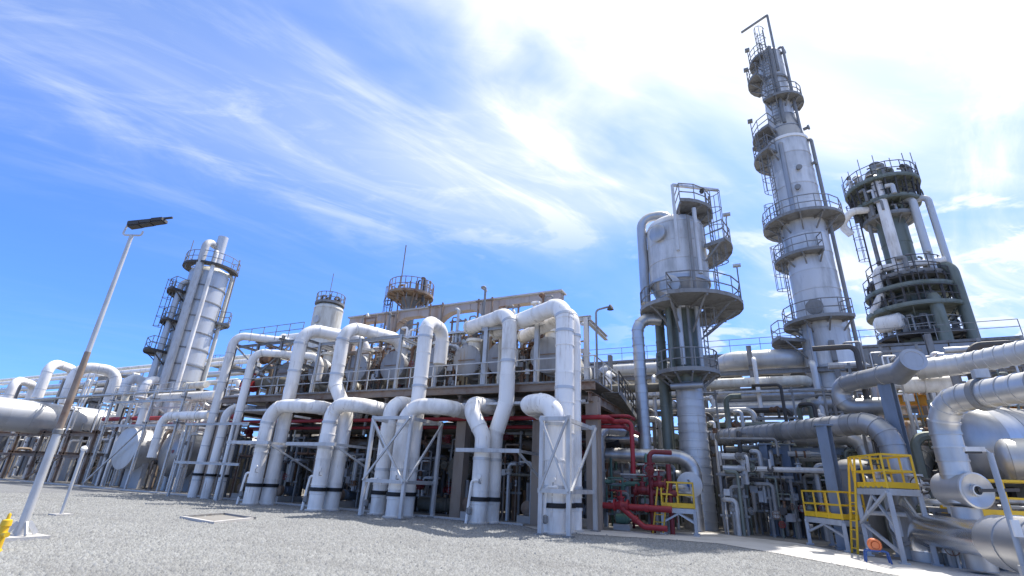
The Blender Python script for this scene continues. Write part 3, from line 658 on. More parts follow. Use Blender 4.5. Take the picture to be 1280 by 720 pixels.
for k, (x, z, r, m) in enumerate([(-30, 10.6, .3, 'white'), (-20, 10.9, .22, 'rusty'), (-12, 7.0, .25, 'olive')]):
    pipe('long_header', '%s long header pipe running behind the exchanger row' % NAMEM[m], [(x - 3, 28.2, z), (x + 9, 28.2, z), (x + 9, 28.2, 6.3)], r, m, bands=2.0, flanges=(1.0, 6), seg=14)
small_pipes('on the exchanger deck behind the drums', 'small pipes on the deck', -31, -8, 25.8, 29.4, 3.0, 1, ('rusty',))
for i in range(46):
    x, y = random.uniform(-32, -8), random.uniform(22.4, 29.4); z = random.uniform(1.4, 3.6) + DZ; m = random.choice(('rusty', 'galvd', 'olive', 'cream', 'drum', 'galv')); e = random.uniform(-1.6, 1.6)
    pipe('deck_pipe', '%s upright pipe with bent top among the drums on the deck' % NAMEM[m], [(x, y, DZ), (x, y, z), (x + e, y, z), (x + e, y, z - 1)], random.uniform(.05, .13), m, group='bent pipes among the drums', seg=8, flanges=(.6,))
# white vertical drum top and round lookout platform behind
b = PY(413, 378, 31); zt_ = zat(b.x, b.y, 388)
t = thing('white_drum', 'white upright drum with small pipes on its top behind the deck', 'vessel', (b.x, b.y, 0))
shell((b.x, b.y, 0), [(0, 1.3), (zt_, 1.3)], 'cream', t, 2.2)
for k in range(5):
    a = 1.2 * k; MB().tube([(b.x + math.sin(a) * .8, b.y + math.cos(a) * .8, zt_ + .3), (b.x + math.sin(a) * .8, b.y + math.cos(a) * .8, zt_ + 1.3), (b.x + math.sin(a) * .4, b.y + math.cos(a) * .4, zt_ + 1.3)], .1, 8, .15).build('vent', 'dark', t)
platform((b.x, b.y, 0), 0.9, 1.3, 0, 6.2, zt_ + .55, t, brk=False, h=.9)
MB().bar((b.x - .3, b.y, zt_), (b.x - .3, b.y, zt_ + 3.8), .05).build('mast', 'galvd', t)
MB().lathe((b.x + .2, b.y - 1.33, zt_ - 1.3), (0, -1, 0), [(.36, 0), (.36, .12), (.1, .14)], 16).build('manway', 'galv', t)
b = PY(513, 372, 33); zp = zat(b.x, b.y, 371)
t = thing('lookout_platform', 'round railed platform on a slim column with a tall mast', 'platform', (b.x, b.y, 0))
MB().lathe((b.x, b.y, 0), (0, 0, 1), [(.55, 0), (.55, zp - 1), (.8, zp - .2)], 18).build('column', 'galvd', t)
platform((b.x, b.y, 0), .5, 2.05, 0, 6.28, zp, t, m='rusty', rm='rusty', h=1.2, pstep=.25)
for dx, hh in ((-1.5, 5.6), (.3, 1.6), (1.4, 1.5), (-.4, 1.7), (.9, 1.9)):
    MB().tube([(b.x + dx, b.y + .2, zp - 1.5), (b.x + dx, b.y + .2, zp + hh)], .06, 7).build('mast' if hh > 3 else 'pipe', 'galvd', t)
ladder((b.x - 1.9, b.y - .2, 6.3), zp + 1, (-.5, -1, 0), t, 'galvd')
for k in range(16):
    a = random.uniform(0, 6.28); q = V((b.x + math.sin(a) * 1.6, b.y + math.cos(a) * 1.6, zp)); h = random.uniform(.4, 1.8); MB().tube([q - V((0, 0, .8)), q + V((0, 0, h)), q + V((random.uniform(-.5, .5), 0, h))], random.uniform(.04, .12), 7, .1).build('fitting', random.choice(('rusty', 'galvd', 'dark', 'galv')), t)
wheel(MB(), (b.x - 2.3, b.y - .3, zp - .2), (0, 1, 0), .45, .05).build('hose_wheel', 'dark', t)

# ------------------------------------------------------------------ left tower
b = at(231, 448, 46); B = V((b.x, b.y, 0)); f = bearing(B)
t = thing('stripper_tower', 'squat white-grey column with dark ring joints and pipes clamped to its side', 'tower', B)
zT = zat(B.x, B.y, 345); r = 1.72
shell(B, [(0, r), (zT, r)], 'aluw', t, 1.55, topm='cream')
k = 12
for i in range(1, 14):
    z = zT - 1.55 * i
    if z > 5: MB().band(B + V((0, 0, z)), (0, 0, 1), r + .02, .12, .05, 36).build('stiffener_ring', 'galvd', t)
def side(a, rr): return B + V((math.sin(f + a), math.cos(f + a), 0)) * rr
for a, rr, pr_, z0, m, nm in ((.5, 2.15, .34, zat(B.x, B.y, 312), 'galv', 'overhead_pipe'), (-.02, 2.05, .19, zat(B.x, B.y, 322), 'white', 'downcomer'), (1.2, 2.15, .26, zat(B.x, B.y, 360), 'aluw', 'side_pipe'), (1.75, 2.2, .2, zat(B.x, B.y, 375), 'galv', 'side_pipe'), (-1.5, 2.0, .18, zT + .4, 'cream', 'side_pipe')):
    q = side(a, rr); MB().tube([q, q + V((0, 0, z0)), side(a * .5, .8) + V((0, 0, z0))], pr_, 14, pr_ * 2.2).build(nm, m, t)
q = side(-.25, .9); MB().tube([q + V((0, 0, zT)), q + V((0, 0, zat(B.x, B.y, 300)))], .48, 18).build('stack', 'aluw', t)
platform(B, r, 2.45, f - 1.5, f + 2.4, zT + .6, t, m='dark', h=1.2, brk=False)
platform(B, r, 3.0, f + 1.0, f + 2.4, zat(B.x, B.y, 372), t, m='dark')
platform(B, r, 2.8, f + .9, f + 2.4, zat(B.x, B.y, 408), t, m='dark')
platform(B, r, 2.9, f - 2.2, f - 1.2, zat(B.x, B.y, 400), t, m='galvd')
platform(B, r, 3.3, f + 1.0, f + 2.4, zat(B.x, B.y, 445), t, m='dark')
ladder(side(1.5, 2.5) + V((0, 0, zat(B.x, B.y, 445))), zat(B.x, B.y, 360), side(1.5, 1) - B, t)
MB().bar(side(-1.3, 2.3) + V((0, 0, zT - 5)), side(-1.3, 2.3) + V((0, 0, zT + 2.2)), .1).build('davit', 'galvd', t)
MB().bar(side(1.2, 2.3) + V((0, 0, zT)), side(1.2, 2.3) + V((0, 0, zT + 3.0)), .06).build('lamp_mast', 'galvd', t)

# ------------------------------------------------------------------ far-left vessels, arches and racks
a, b2 = PXp(0, 517, -58), PXp(134, 533, -58)
hvessel('large bright horizontal vessel on high supports at the far end of the plant', (-58, a.y - 3, a.z), (0, 1, 0), 1.35, b2.y - a.y + 3, 'aluw', courses=1.5)
c = PY(157, 560, 22.2); hvessel('pale drum with round flat end facing the gravel yard', c, (0, 1, 0), 1.45, 6, 'aluw', flat=True)
c = PY(218, 566, 23.6); hvessel('big dark-sided horizontal drum behind white posts', c, (.25, 1, 0), 1.7, 6.5, 'alud', flat=False)
def arch(label, u0, u1, vtop, vbot, d0, d1, r, m='white', low=None):
    p0, p1 = at(u0, vtop, d0), at(u1, vtop, d1); z = (p0.z + p1.z) / 2; zb = at(u0, vbot, d0).z
    pipe('expansion_loop', label, [(p0.x, p0.y, zb), (p0.x, p0.y, z), (p1.x, p1.y, z), (p1.x, p1.y, low if low is not None else zb)], r, m, bend=r * 2.4, bands=1.6, bandm='aluw', seg=18)
arch('thick white expansion loop above the large bright vessel', 96, 150, 461, 500, 46, 48, .48)
arch('white expansion loop with lagged knee left of the thick one', 62, 96, 458, 500, 50, 54, .45)
arch('small white pipe arch near the squat column', 160, 182, 474, 495, 44, 45, .40)
arch('white pipe arch against the foot of the squat column', 184, 207, 476, 500, 42, 44, .36)
arch('low white pipe arch at the far end of the plant', 18, 45, 478, 505, 54, 58, .42)
for k, (v, r, m, y) in enumerate([(474, .3, 'white', 36), (484, .34, 'aluw', 34), (492, .28, 'white', 32), (500, .3, 'cream', 30), (470, .25, 'cream', 38)]):
    p = PY(60, v, y); pipe('rack_pipe', '%s level pipe on the far rack behind the expansion loops' % NAMEM[m], [(-130, y, p.z), (-40 - 3 * k, y, p.z), (-40 - 3 * k, y, p.z - 2.2)], r, m, seg=12, group='level pipes on the far rack')
rack('rust-stained pipe rack behind the expansion loops', [-110, -98, -86, -75, -65, -56, -48, -41], (29.5, 38.5), (6.2, 8.6), 11, 'galvd', .3)
t = rack('white-grey steel stagings in front of the flat-ended drum', [-46.5, -41.0, -37.2], (21.9, 25), (4.6, 6.4), 7.4, 'galv', .16, name='pipe_staging', brace=True)
MB().rail([(-46.5, 21.7, 6.5), (-37.2, 21.7, 6.5)], 1.0, 1.5, .024).build('guardrail', 'galv', t)
t = rack('brown steel staging with crossed struts under the large bright vessel', [-66, -61.5, -57, -52.5, -48.5], (22.4, 26), (2.3, 4.0), 4.2, 'rusty', .22, name='pipe_staging', brace=True)
def lp(label, u0, v0, u1, v1, y, r, m, drop=None):
    p, q = PY(u0, v0, y), PY(u1, v1, y); pts = [p, (q.x, q.y, p.z)]
    if drop is not None: pts = [(p.x, p.y, drop)] + pts
    pipe('process_pipe', label, pts, r, m, bands=2.2, bandm='aluw', seg=14)
lp('white pipe with knee running level in front of the squat column foot', 186, 498, 268, 503, 22.6, .32, 'white', 2.0)
lp('white pipe with knee running level below the other, above the dark drum', 205, 520, 262, 524, 22.0, .3, 'white', 2.2)
lp('cream pipe running level behind the slender risers', 160, 487, 255, 492, 27, .3, 'cream', 1.0)
pipe('red_pipe', 'long red pipe crossing behind the slender white risers', [(-50, 23.3, 5.15), (-33, 23.3, 5.15)], .16, 'red', bands=3, seg=10)
pipe('red_pipe', 'second red pipe just under the long one by the flat-ended drum', [(-47, 23.9, 4.75), (-33, 23.9, 4.75)], .13, 'redd', seg=10)
for i in range(9):
    u = 118 + i * 15 + random.uniform(-4, 4); p = PY(u, 560, 23 + random.uniform(0, 2)); m = random.choice(('white', 'galv', 'aluw', 'white'))
    pipe('standpipe', '%s standpipe rising in front of the far-left drums' % NAMEM[m], [(p.x, p.y, 0), (p.x, p.y, random.uniform(3.5, 7)), (p.x + random.uniform(-1, 2), p.y + 2, random.uniform(5.5, 7))], random.uniform(.09, .2), m, group='standpipes by the left drums', seg=10, flanges=(1.0, 2.2))
small_pipes('among the left-hand stagings', 'bent pipes in the left stagings', -66, -34, 23.5, 29, 5.5, 42, ('galv', 'galvd', 'white', 'rusty', 'aluw', 'dark'), (.06, .16))
for k in range(7):
    x, y = -64 + 4.4 * k, 27 + (k % 3) * 1.2; m = ('galvd', 'olive', 'drum', 'dark', 'rusty', 'galvd', 'olive')[k]
    t = thing('upright_tank', '%s upright tank with domed top under the left stagings' % NAMEM[m], 'tank', (x, y, 0), 'tanks under the left stagings')
    shell((x, y, 0), [(0, 1.1), (3.4 + (k % 2), 1.1)], m, t, 1.3, 20)
for i in range(24):
    x = -108 + 3.1 * i; y = 31.0 + (i % 3) * 1.3; m = ('galvd', 'dark', 'olive')[i % 3]
    t = thing('upright_tank', '%s upright tank in the row below the far rack' % NAMEM[m], 'tank', (x, y, 0), 'tanks below the far rack'); shell((x, y, 0), [(0, 1.35), (3.6 + (i * 5 % 4) * .4, 1.35)], m, t, 1.8, 18)
for k in range(11):
    x = -150 + 19.0 * k; y = 56 + (k % 3) * 6; R3 = 8.2; m = ('galvd', 'drum', 'alud')[k % 3]
    t = thing('storage_tank', 'low wide %s storage tank far behind the plant' % NAMEM[m], 'tank', (x, y, 0), 'storage tanks far behind the plant')
    shell((x, y, 0), [(0, R3), (6.0 + k % 2, R3)], m, t, 2.0, 40, tops=None); MB().lathe((x, y, 6.0 + k % 2), (0, 0, 1), [(R3, 0), (.2, .9)], 40).build('roof', m, t)
for k in range(8):
    x = -118 + 9.5 * k; y = 40 + (k % 3) * 4; h = 13 + (k * 37 % 5)
    t = thing('distant_column', 'slim grey column with one ring platform beyond the far rack', 'tower', (x, y, 0), 'slim columns beyond the far rack')
    shell((x, y, 0), [(0, .8), (h, .8)], 'galvd' if k % 2 else 'aluw', t, 3, 16); platform((x, y, 0), .8, 1.8, 0, 6.28, h - 1, t, brk=False)

# ------------------------------------------------------------------ under the deck
pipe('red_main', 'long dark red main slung under the front edge of the deck', [(-31.5, 21.62, 4.55), (-5.9, 21.62, 4.55), (-5.9, 25, 4.55)], .1, 'red', bands=2.4, seg=12)
pipe('red_main', 'second dark red main beside the first under the deck', [(-30.5, 22.6, 4.25), (-5.4, 22.6, 4.25), (-5.4, 26, 4.25)], .09, 'red', seg=12)
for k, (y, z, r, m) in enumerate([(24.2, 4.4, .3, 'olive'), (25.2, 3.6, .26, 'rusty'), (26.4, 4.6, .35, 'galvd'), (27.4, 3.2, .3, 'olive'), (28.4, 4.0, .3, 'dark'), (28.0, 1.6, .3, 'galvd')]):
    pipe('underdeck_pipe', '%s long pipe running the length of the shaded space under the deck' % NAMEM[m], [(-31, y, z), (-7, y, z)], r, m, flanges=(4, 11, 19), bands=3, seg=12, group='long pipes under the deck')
c = PY(574, 586, 23.0)
exchanger(c.x, 23.0, c.z, .72, 5, 'olive', 'olive brown exchanger drum low under the deck between white risers', shellm='olive')
pipe('drum_pipe', 'thick olive brown elbow pipe above the low brown drum', [(c.x + .3, 23.8, c.z + .6), (c.x + .3, 23.8, c.z + 2.0), (c.x + 1.8, 23.8, c.z + 2.0), (c.x + 1.8, 23.8, c.z + .2)], .4, 'olive', bend=.7, flanges=(.3, 2.4), seg=16)
pipe('drum_pipe', 'thick olive brown pipe curving down from the low brown drum', [(c.x, 23.6, c.z - .5), (c.x, 23.6, .45), (c.x - 2.6, 23.6, .45)], .36, 'olive', bend=.8, flanges=(.3,), seg=16)
for x, z, m, la in ((-28.3, 2.2, 'galvd', 'by the slender risers'), (-21.7, 2.0, 'olive', 'between the two white riser pairs'), (-17.2, 2.4, 'galvd', 'left of the braced frame of three'), (-8.3, 2.6, 'olive', 'behind the tallest white risers')):
    exchanger(x, 24.0, z, .7, 5, m, '%s shaded exchanger drum under the deck ' % NAMEM[m] + la, shellm=m)
t = proto = thing('pump', 'dark motor pump on a concrete plinth in the shade under the deck', 'pump', (0, 0, 0), 'pumps under the deck')
MB().box((0, 0, .15), (.8, 1.8, .3)).build('plinth', 'concrete', t)
MB().lathe((0, -.7, .62), (0, 1, 0), [(.12, -.1), (.3, 0), (.3, .25), (.12, .35)], 16).build('casing', 'rusty', t)
MB().lathe((0, 0, .62), (0, 1, 0), [(.2, -.2), (.26, -.15), (.26, .6), (.2, .7)], 16).build('motor', 'bluegrey', t)
MB().tube([(0, -.6, .8), (0, -.6, 1.7)], .1, 10).build('discharge', 'galvd', t)
for i, (x, y) in enumerate([(-29.4, 22.9), (-26.2, 23.0), (-21.2, 22.8), (-18.9, 23.4), (-13.0, 22.7), (-9.9, 23.0), (-7.8, 23.6)]):
    o = proto if i == 0 else dup(proto); o.location = (x, y, 0.01)
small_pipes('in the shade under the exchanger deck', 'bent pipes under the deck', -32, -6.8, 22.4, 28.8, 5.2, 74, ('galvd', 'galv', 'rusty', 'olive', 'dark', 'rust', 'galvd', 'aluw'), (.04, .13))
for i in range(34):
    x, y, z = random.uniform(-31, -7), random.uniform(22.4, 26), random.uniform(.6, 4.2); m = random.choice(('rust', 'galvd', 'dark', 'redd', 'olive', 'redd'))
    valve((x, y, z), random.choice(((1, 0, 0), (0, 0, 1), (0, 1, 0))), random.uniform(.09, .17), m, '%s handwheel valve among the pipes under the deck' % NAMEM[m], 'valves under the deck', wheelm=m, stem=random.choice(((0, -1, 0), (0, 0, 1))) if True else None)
for i in range(16):
    x = -31 + 1.55 * i; y = 30.6 + (i % 3) * .9; m = ('galvd', 'dark', 'olive', 'drum')[i % 4]
    t = thing('upright_tank', '%s upright tank in the row behind the deck' % NAMEM[m], 'tank', (x, y, 0), 'tanks behind the deck')
    shell((x, y, 0), [(0, .8), (5.0 + (i * 7 % 4) * .3, .8)], m, t, 1.6, 18)
t = thing('red_hydrant', 'small red monitor valve standing under the deck between the forked and tallest risers', 'hydrant', (-8.6, 22.6, 0))
MB().tube([(-8.6, 22.6, 0), (-8.6, 22.6, 1.6), (-8.1, 22.6, 1.6)], .07, 10, .15).build('standpipe', 'red', t); wheel(MB(), (-8.6, 22.45, 1.2), (0, 1, 0), .22, .03).build('handwheel', 'red', t)
pipe('galvanised_standpipe', 'thin galvanised standpipe with bent top behind the forked risers', [(-9.6, 22.0, 0), (-9.6, 22.0, 2.6), (-10.2, 22.0, 2.6)], .05, 'galv', seg=8)
# stair at the right end of the deck
t = thing('steel_stair', 'grey steel stair descending from the right end of the deck', 'stairs', (-6, 23, 0))
s0, s1 = V((-6.35, 24.2, 6.1)), PY(792, 530, 30.5)
dv = (s1 - s0); hd = V((dv.x, dv.y, 0)).normalized(); sd_ = V((-hd.y, hd.x, 0)) * .45
for s_ in (-1, 1):
    MB().bar(s0 + sd_ * s_, s1 + sd_ * s_, .06, .28).build('stringer', 'galvd', t)
    g = MB(); 
    for k in range(9): q = s0 + dv * (k / 8) + sd_ * s_; g.bar(q, q + V((0, 0, 1.05)), .05)
    for h in (.55, 1.05): g.bar(s0 + sd_ * s_ + V((0, 0, h)), s1 + sd_ * s_ + V((0, 0, h)), .05)
    g.build('handrail', 'dark', t)
for k in range(24): q = s0 + dv * ((k + .5) / 24); MB().bar(q - sd_ * .95, q + sd_ * .95, .26, .04, up=(0, 0, 1)).build('tread', 'galvd', t)
t = thing('landing_lamp', 'bent dark lamp pole at the top of the stair', 'lamp', (-6.2, 21.4, 6.2))
MB().tube([(-6.2, 21.4, 6.2), (-6.2, 21.4, 9.5), (-5.6, 21.4, 9.6)], .05, 8, .2).build('pole', 'galvd', t); MB().lathe((-5.5, 21.4, 9.45), (0, 0, 1), [(.16, 0), (.12, .12), (.04, .25)], 12).build('lamp_shade', 'dark', t)

# ------------------------------------------------------------------ the stout column (flash drum on a leg)
B = V((-2.95, 27.3, 0)); f = bearing(B); zz5 = lambda v: zat(B.x, B.y, v)
def sd5(a, rr, z=0): return B + V((math.sin(f + a), math.cos(f + a), 0)) * rr + V((0, 0, z))
t = thing('flash_column', 'stout metal column with fat upper drum, half-round platforms and davit', 'tower', B)
zA, zB, zC, zD, zE = zz5(480), zz5(468), zz5(385), zz5(358), zz5(290)
shell(B, [(0, .76), (zA, .66)], 'aluw', t, .4, tops=None)
shell(B, [(zA, .74), (zC - .3, .74)], 'moss', t, 1.0, tops=None); shell(B, [(zC - .3, .95), (zD, 1.6)], 'alud', t, 1.0, tops=None)
shell(B, [(zD, 1.63), (zE, 1.63)], 'towergrey', t, 1.3, tops='dome')
MB().band(B + V((0, 0, zD)), (0, 0, 1), 1.62, .2, .07, 40).build('girth_ring', 'alud', t)
for a, z, r_ in ((.55, (zE + zD) / 2 + 1.0, .46), (.28, (zC + zD) / 2 + .1, .5)):
    q = sd5(a, 1.5, z); MB().lathe(q, sd5(a, 1) - B, [(r_, 0), (r_, .26), (r_ * 1.12, .27), (r_ * 1.12, .36), (r_ * .95, .4), (.02, .44)], 22).build('manway', 'alud', t)
q = sd5(1.35, 1.15)
MB().tube([sd5(.6, .3, zE + .4), sd5(.6, .3, zE + 1.1), sd5(1.45, 1.92, zE + 1.1), sd5(1.45, 1.92, zz5(378))], .28, 18, .75).build('overhead_pipe', 'alu', t)
platform(B, .76, 1.6, 0, 6.28, zB, t, m='galvd'); platform(B, 1.15, 2.25, f + .2, f + 2.6, zz5(388), t, m='galvd'); platform(B, 1.15, 3.15, f - 2.9, f + .2, zz5(388), t, m='galvd')
platform(B, 1.78, 3.0, f - 2.4, f - 1.0, zz5(318), t, m='galvd'); platform(B, .6, 2.2, f - 2.6, f - .2, zE + .9, t, m='galvd')
ladder(sd5(-1.1, 1.2, zB), zz5(372), sd5(-1.1, 1) - B, t); ladder(sd5(-1.2, 2.1, zz5(388)), zE + 1.8, sd5(-1.2, 1) - B, t)
MB().bar(sd5(-.05, 1.85, zz5(330)), sd5(-.05, 1.85, zz5(252)), .16).bar(sd5(-.05, 1.85, zz5(252)), sd5(-1.3, 2.7, zz5(252) - .1), .14).build('davit', 'galv', t)
MB().lathe(sd5(-1.0, 2.0, zz5(252) - .35), (0, 0, 1), [(.1, 0), (.14, .15), (.05, .25)], 8).build('hoist', 'dark', t)
for a, rr, z in ((-1.55, 3.1, zz5(388)), (-1.7, 2.95, zz5(318))):
    MB().tube([sd5(a, rr, z), sd5(a, rr, z + 2.1), sd5(a + .15, rr, z + 2.2)], .035, 7).build('lamp_mast', 'galvd', t); MB().box(sd5(a + .15, rr, z + 2.2), (.4, .25, .12)).build('lamp_head', 'galv', t)
for a, rr, z0, z1, r_, m in ((.15, .98, zB + .3, zC, .13, 'aluw'), (.75, 1.05, zB, zC, .16, 'moss'), (-.3, 1.0, zB, zD, .08, 'galvd'), (-.8, 1.05, zB, zC, .12, 'aluw'), (-.6, 2.0, zD, zE + .5, .12, 'galv'), (-.4, 1.95, zC, zE, .09, 'galvd')):
    MB().tube([sd5(a, rr, z0), sd5(a, rr, z1)], r_, 10).build('side_pipe', m, t)
MB().lathe(sd5(.1, .85, zA - .25), sd5(-1.4, 1) - B, [(.16, -.8), (.2, 0), (.16, .8)], 14).build('nozzle', 'alud', t)
p = at(796, 398, 27.0); pipe('vapour_line', 'ribbed metal pipe dropping from the stout column to ground pipework', [sd5(1.2, 1.3, p.z), (p.x, p.y, p.z), (p.x + .1, p.y, .8)], .31, 'alu', bend=.8, sections=.42, seg=20)
p = at(824, 400, 28.2); pipe('mossy_downcomer', 'mossy grey pipe standing between the ribbed pipe and the stout column', [(p.x, p.y, 0), (p.x, p.y, p.z + .6), sd5(1.5, 1.0, p.z + .6)], .26, 'moss', bend=.6, sections=1.2)
p = at(838, 520, 27.5); pipe('mossy_downcomer', 'slim mossy pipe hugging the stout column leg', [(p.x, p.y, 0), (p.x, p.y, zB - .2)], .16, 'moss', bands=1.2)

# ------------------------------------------------------------------ the tallest tower
B = V((4.75, 36, 0)); f = bearing(B); zz5 = lambda v: zat(B.x, B.y, v)
t = thing('distillation_tower', 'tallest silver tower narrowing near its top with stepped railed platforms', 'tower', B)
zN = zz5(183); zM = zz5(150); zTop = zz5(72)
shell(B, [(0, 1.5), (zz5(440), 1.42)], 'towergrey', t, 1.0, tops=None); shell(B, [(zz5(440), 1.38), (zN, 1.38)], 'towergrey', t, 1.35, tops=None)
shell(B, [(zN, 1.38), (zM, .92)], 'alud', t, 1.6, tops=None); shell(B, [(zM, .92), (zTop, .92)], 'towergrey', t, 1.4)
MB().band(B + V((0, 0, zN)), (0, 0, 1), 1.4, .22, .06, 40).build('girth_ring', 'white', t); MB().band(B + V((0, 0, zz5(105))), (0, 0, 1), .93, .2, .08, 30).build('girth_ring', 'galvd', t)
for v, r0, r1, a0, a1 in ((406, 1.38, 2.25, -.9, 2.4), (326, 1.38, 2.15, -.45, 2.5), (282, 1.38, 2.5, -2.4, 2.4), (196, 1.38, 2.35, .5, 2.5), (170, 1.0, 2.2, .4, 2.2), (134, .93, 1.7, -2.2, .6), (100, .93, 1.85, .6, 2.4), (78, .9, 1.5, .3, 2.2)):
    platform(B, r0, r1, f + a0, f + a1, zz5(v), t, m='galvd')
platform(B, 1.42, 3.1, f + .9, f + 2.0, zz5(425), t, m='galvd')
for a, v0, v1 in ((1.2, 402, 322), (1.1, 322, 270), (.9, 278, 183), (.25, 163, 60)):
    rr = 1.65 if v0 > 170 else 1.15; ladder(sd5(a, rr, zz5(v0)), zz5(v1) + .9, sd5(a, 1) - B, t)
for a, rr, v0, v1, r_, m in ((-1.35, 1.62, 520, 185, .12, 'galvd'), (-1.1, 1.2, 180, 70, .1, 'galvd'), (.25, 1.5, 280, 190, .16, 'alud'), (-.15, 1.12, 165, 70, .14, 'galvd'), (.5, 1.6, 520, 405, .14, 'alud')):
    MB().tube([sd5(a, rr, max(0, zz5(v0))), sd5(a, rr, zz5(v1)), sd5(a, .7, zz5(v1))], r_, 8, .25).build('side_pipe', m, t)
q = sd5(.15, 1.3, zz5(392)); MB().lathe(q, sd5(.15, 1) - B, [(.42, 0), (.42, .3), (.5, .31), (.5, .4), (.02, .43)], 20).build('manway', 'galvd', t)
for a, v in ((-.3, 225), (-.1, 248), (-1.3, 172), (-1.25, 215), (-1.3, 75)):
    q = sd5(a, 1.3 if v > 150 else .85, zz5(v)); MB().lathe(q, sd5(a, 1) - B, [(.12, 0), (.12, .3), (.2, .31), (.2, .4), (.02, .42)], 12).build('nozzle', 'galvd', t)
za = zz5(32); MB().bar(sd5(-.5, 1.0, zz5(100)), sd5(-.5, 1.0, za), .16).bar(sd5(-.5, 1.0, za), sd5(1.3, 1.7, za - .3), .14).build('davit', 'galvd', t)
for a, rr, v in ((1.6, 1.8, 100), (1.4, 2.15, 170), (1.5, 1.45, 78), (1.9, 2.3, 196)):
    MB().tube([sd5(a, rr, zz5(v)), sd5(a, rr, zz5(v) + 2.0)], .035, 6).build('lamp_mast', 'galvd', t); MB().box(sd5(a, rr, zz5(v) + 2.05), (.35, .3, .22)).build('lamp_head', 'galvd', t)

# ------------------------------------------------------------------ the crowded dark tower
B = V((12.1, 45, 0)); f = bearing(B); zz5 = lambda v: zat(B.x, B.y, v)
t = thing('crowded_tower', 'dark weathered tower crowded with wide ring platforms and white downpipes', 'tower', B)
shell(B, [(0, 1.45), (zz5(372), 1.45)], 'moss', t, 1.6, tops=None); shell(B, [(zz5(372), 1.0), (zz5(228), 1.0)], 'moss', t, 1.6)
for v, r1, m in ((392, 3.1, 'moss'), (368, 2.9, 'moss'), (352, 2.5, 'galvd'), (276, 1.8, 'galvd'), (260, 2.3, 'moss'), (238, 2.6, 'moss')):
    platform(B, 1.0 if v < 360 else 1.46, r1, 0, 6.28, zz5(v), t, m=m, rm='dark', h=1.25, deckt=.2)
platform(B, 1.46, 2.8, f - 2.2, f + 2.2, zz5(425), t, m='dark', rm='galvd')
for a, rr, v0, v1, r_, m, inn in ((.1, 1.9, 352, 232, .38, 'white', 1.0), (-1.0, 2.0, 352, 262, .28, 'aluw', .9), (-1.35, 2.7, 350, 262, .24, 'aluw', .9), (1.2, 1.5, 372, 250, .15, 'galvd', .9), (-1.2, 2.9, 450, 345, .38, 'moss', 1.5), (-.5, 2.6, 470, 380, .4, 'moss', 1.5)):
    MB().tube([sd5(a, rr, zz5(v0)), sd5(a, rr, zz5(v1)), sd5(a, inn, zz5(v1))], r_, 14, r_ * 2).build('downpipe', m, t)
MB().tube([sd5(.6, 1.4, zz5(265)), sd5(.9, 2.9, zz5(265)), sd5(1.2, 3.5, zz5(275)), sd5(1.2, 2.9, zz5(288))], .3, 14, .6).build('hooked_pipe', 'white', t)
MB().tube([sd5(-1.2, 2.7, zz5(340)), sd5(.75, 2.5, zz5(340)), sd5(.75, 2.5, zz5(372)), sd5(1.0, 3.0, zz5(392))], .28, 16, .6).build('cross_pipe', 'white', t)
MB().lathe(sd5(.7, 2.6, zz5(408)), sd5(-1.2, 1) - B, [(.4, -.9), (.62, -.7), (.62, .8), (.4, 1.0)], 20).build('reflux_drum', 'white', t)
random.seed(21)
for i in range(95):
    a = random.uniform(-1.9, 1.9); rr = random.uniform(1.3, 2.5); v = random.choice((392, 368, 352, 260, 238, 238, 392, 425, 276)); z = zz5(v); h = random.uniform(.5, 1.7)
    m = random.choice(('dark', 'galvd', 'moss', 'galvd', 'aluw')); MB().tube([sd5(a, rr, z), sd5(a, rr, z + h), sd5(a + .2, rr, z + h)], random.uniform(.06, .2), 8, .1).build('fitting', m, t)
for i in range(9):
    a = -1.6 + .4 * i; MB().bar(sd5(a, 2.6, zz5(238)), sd5(a, 2.6, zz5(238) + random.uniform(1.4, 2.4)), .05).build('mast', 'galvd', t)
for i in range(14):
    a = -1.9 + .29 * i; MB().bar(sd5(a, 2.3, zz5(260)), sd5(a, 2.45, zz5(238)), .1).build('strut', 'dark', t); MB().bar(sd5(a, 2.7, zz5(392)), sd5(a, 2.6, zz5(354)), .12).build('strut', 'dark', t)
ladder(sd5(1.4, 2.0, zz5(352)), zz5(250), sd5(1.4, 1) - B, t, 'dark'); ladder(sd5(-1.5, 2.2, zz5(450)), zz5(372), sd5(-1.5, 1) - B, t, 'dark')
MB().lathe(B + V((0, 0, zz5(226))), (0, 0, 1), [(.8, 0), (1.0, .3), (.8, .9), (.4, 1.1), (.4, 1.7)], 16).build('top_fitting', 'galvd', t)

# ------------------------------------------------------------------ pipe rack in the background, centre to right
Yb = 38.0
def bz(v, u=870, y=Yb): return PY(u, v, y).z
rack('long grey pipe rack behind the stout column', [-19, -14, -9, -4.4, .2, 4.8, 9.5, 14, 19, 24], (34.5, 43), (bz(520), bz(498), bz(476)), bz(452), 'galvd', .3)
t = thing('air_cooler', 'long blue-grey air cooler bank along the top of the background rack', 'air cooler', (-10, 40, 8))
ztp, zbt = bz(446), bz(466)
MB().box((-3, 41.5, ztp + .08), (36, 6.4, .16)).build('roof_slab', 'galvd', t)
for k in range(12): MB().box((-20 + 3 * k, 38.4, (ztp + zbt) / 2), (2.92, .12, ztp - zbt - .1)).build('side_panel', 'drum' if k % 3 else 'galvd', t)
MB().rail([(-21, 38.2, ztp + .16), (15, 38.2, ztp + .16)], 1.0, 2, .02).build('guardrail', 'galvd', t)
for k in range(9): MB().lathe((-19 + 4.2 * k, 40.5, zbt - .9), (0, 0, 1), [(1.5, 0), (1.5, .8), (1.8, .9)], 20).build('fan_ring', 'galvd', t)
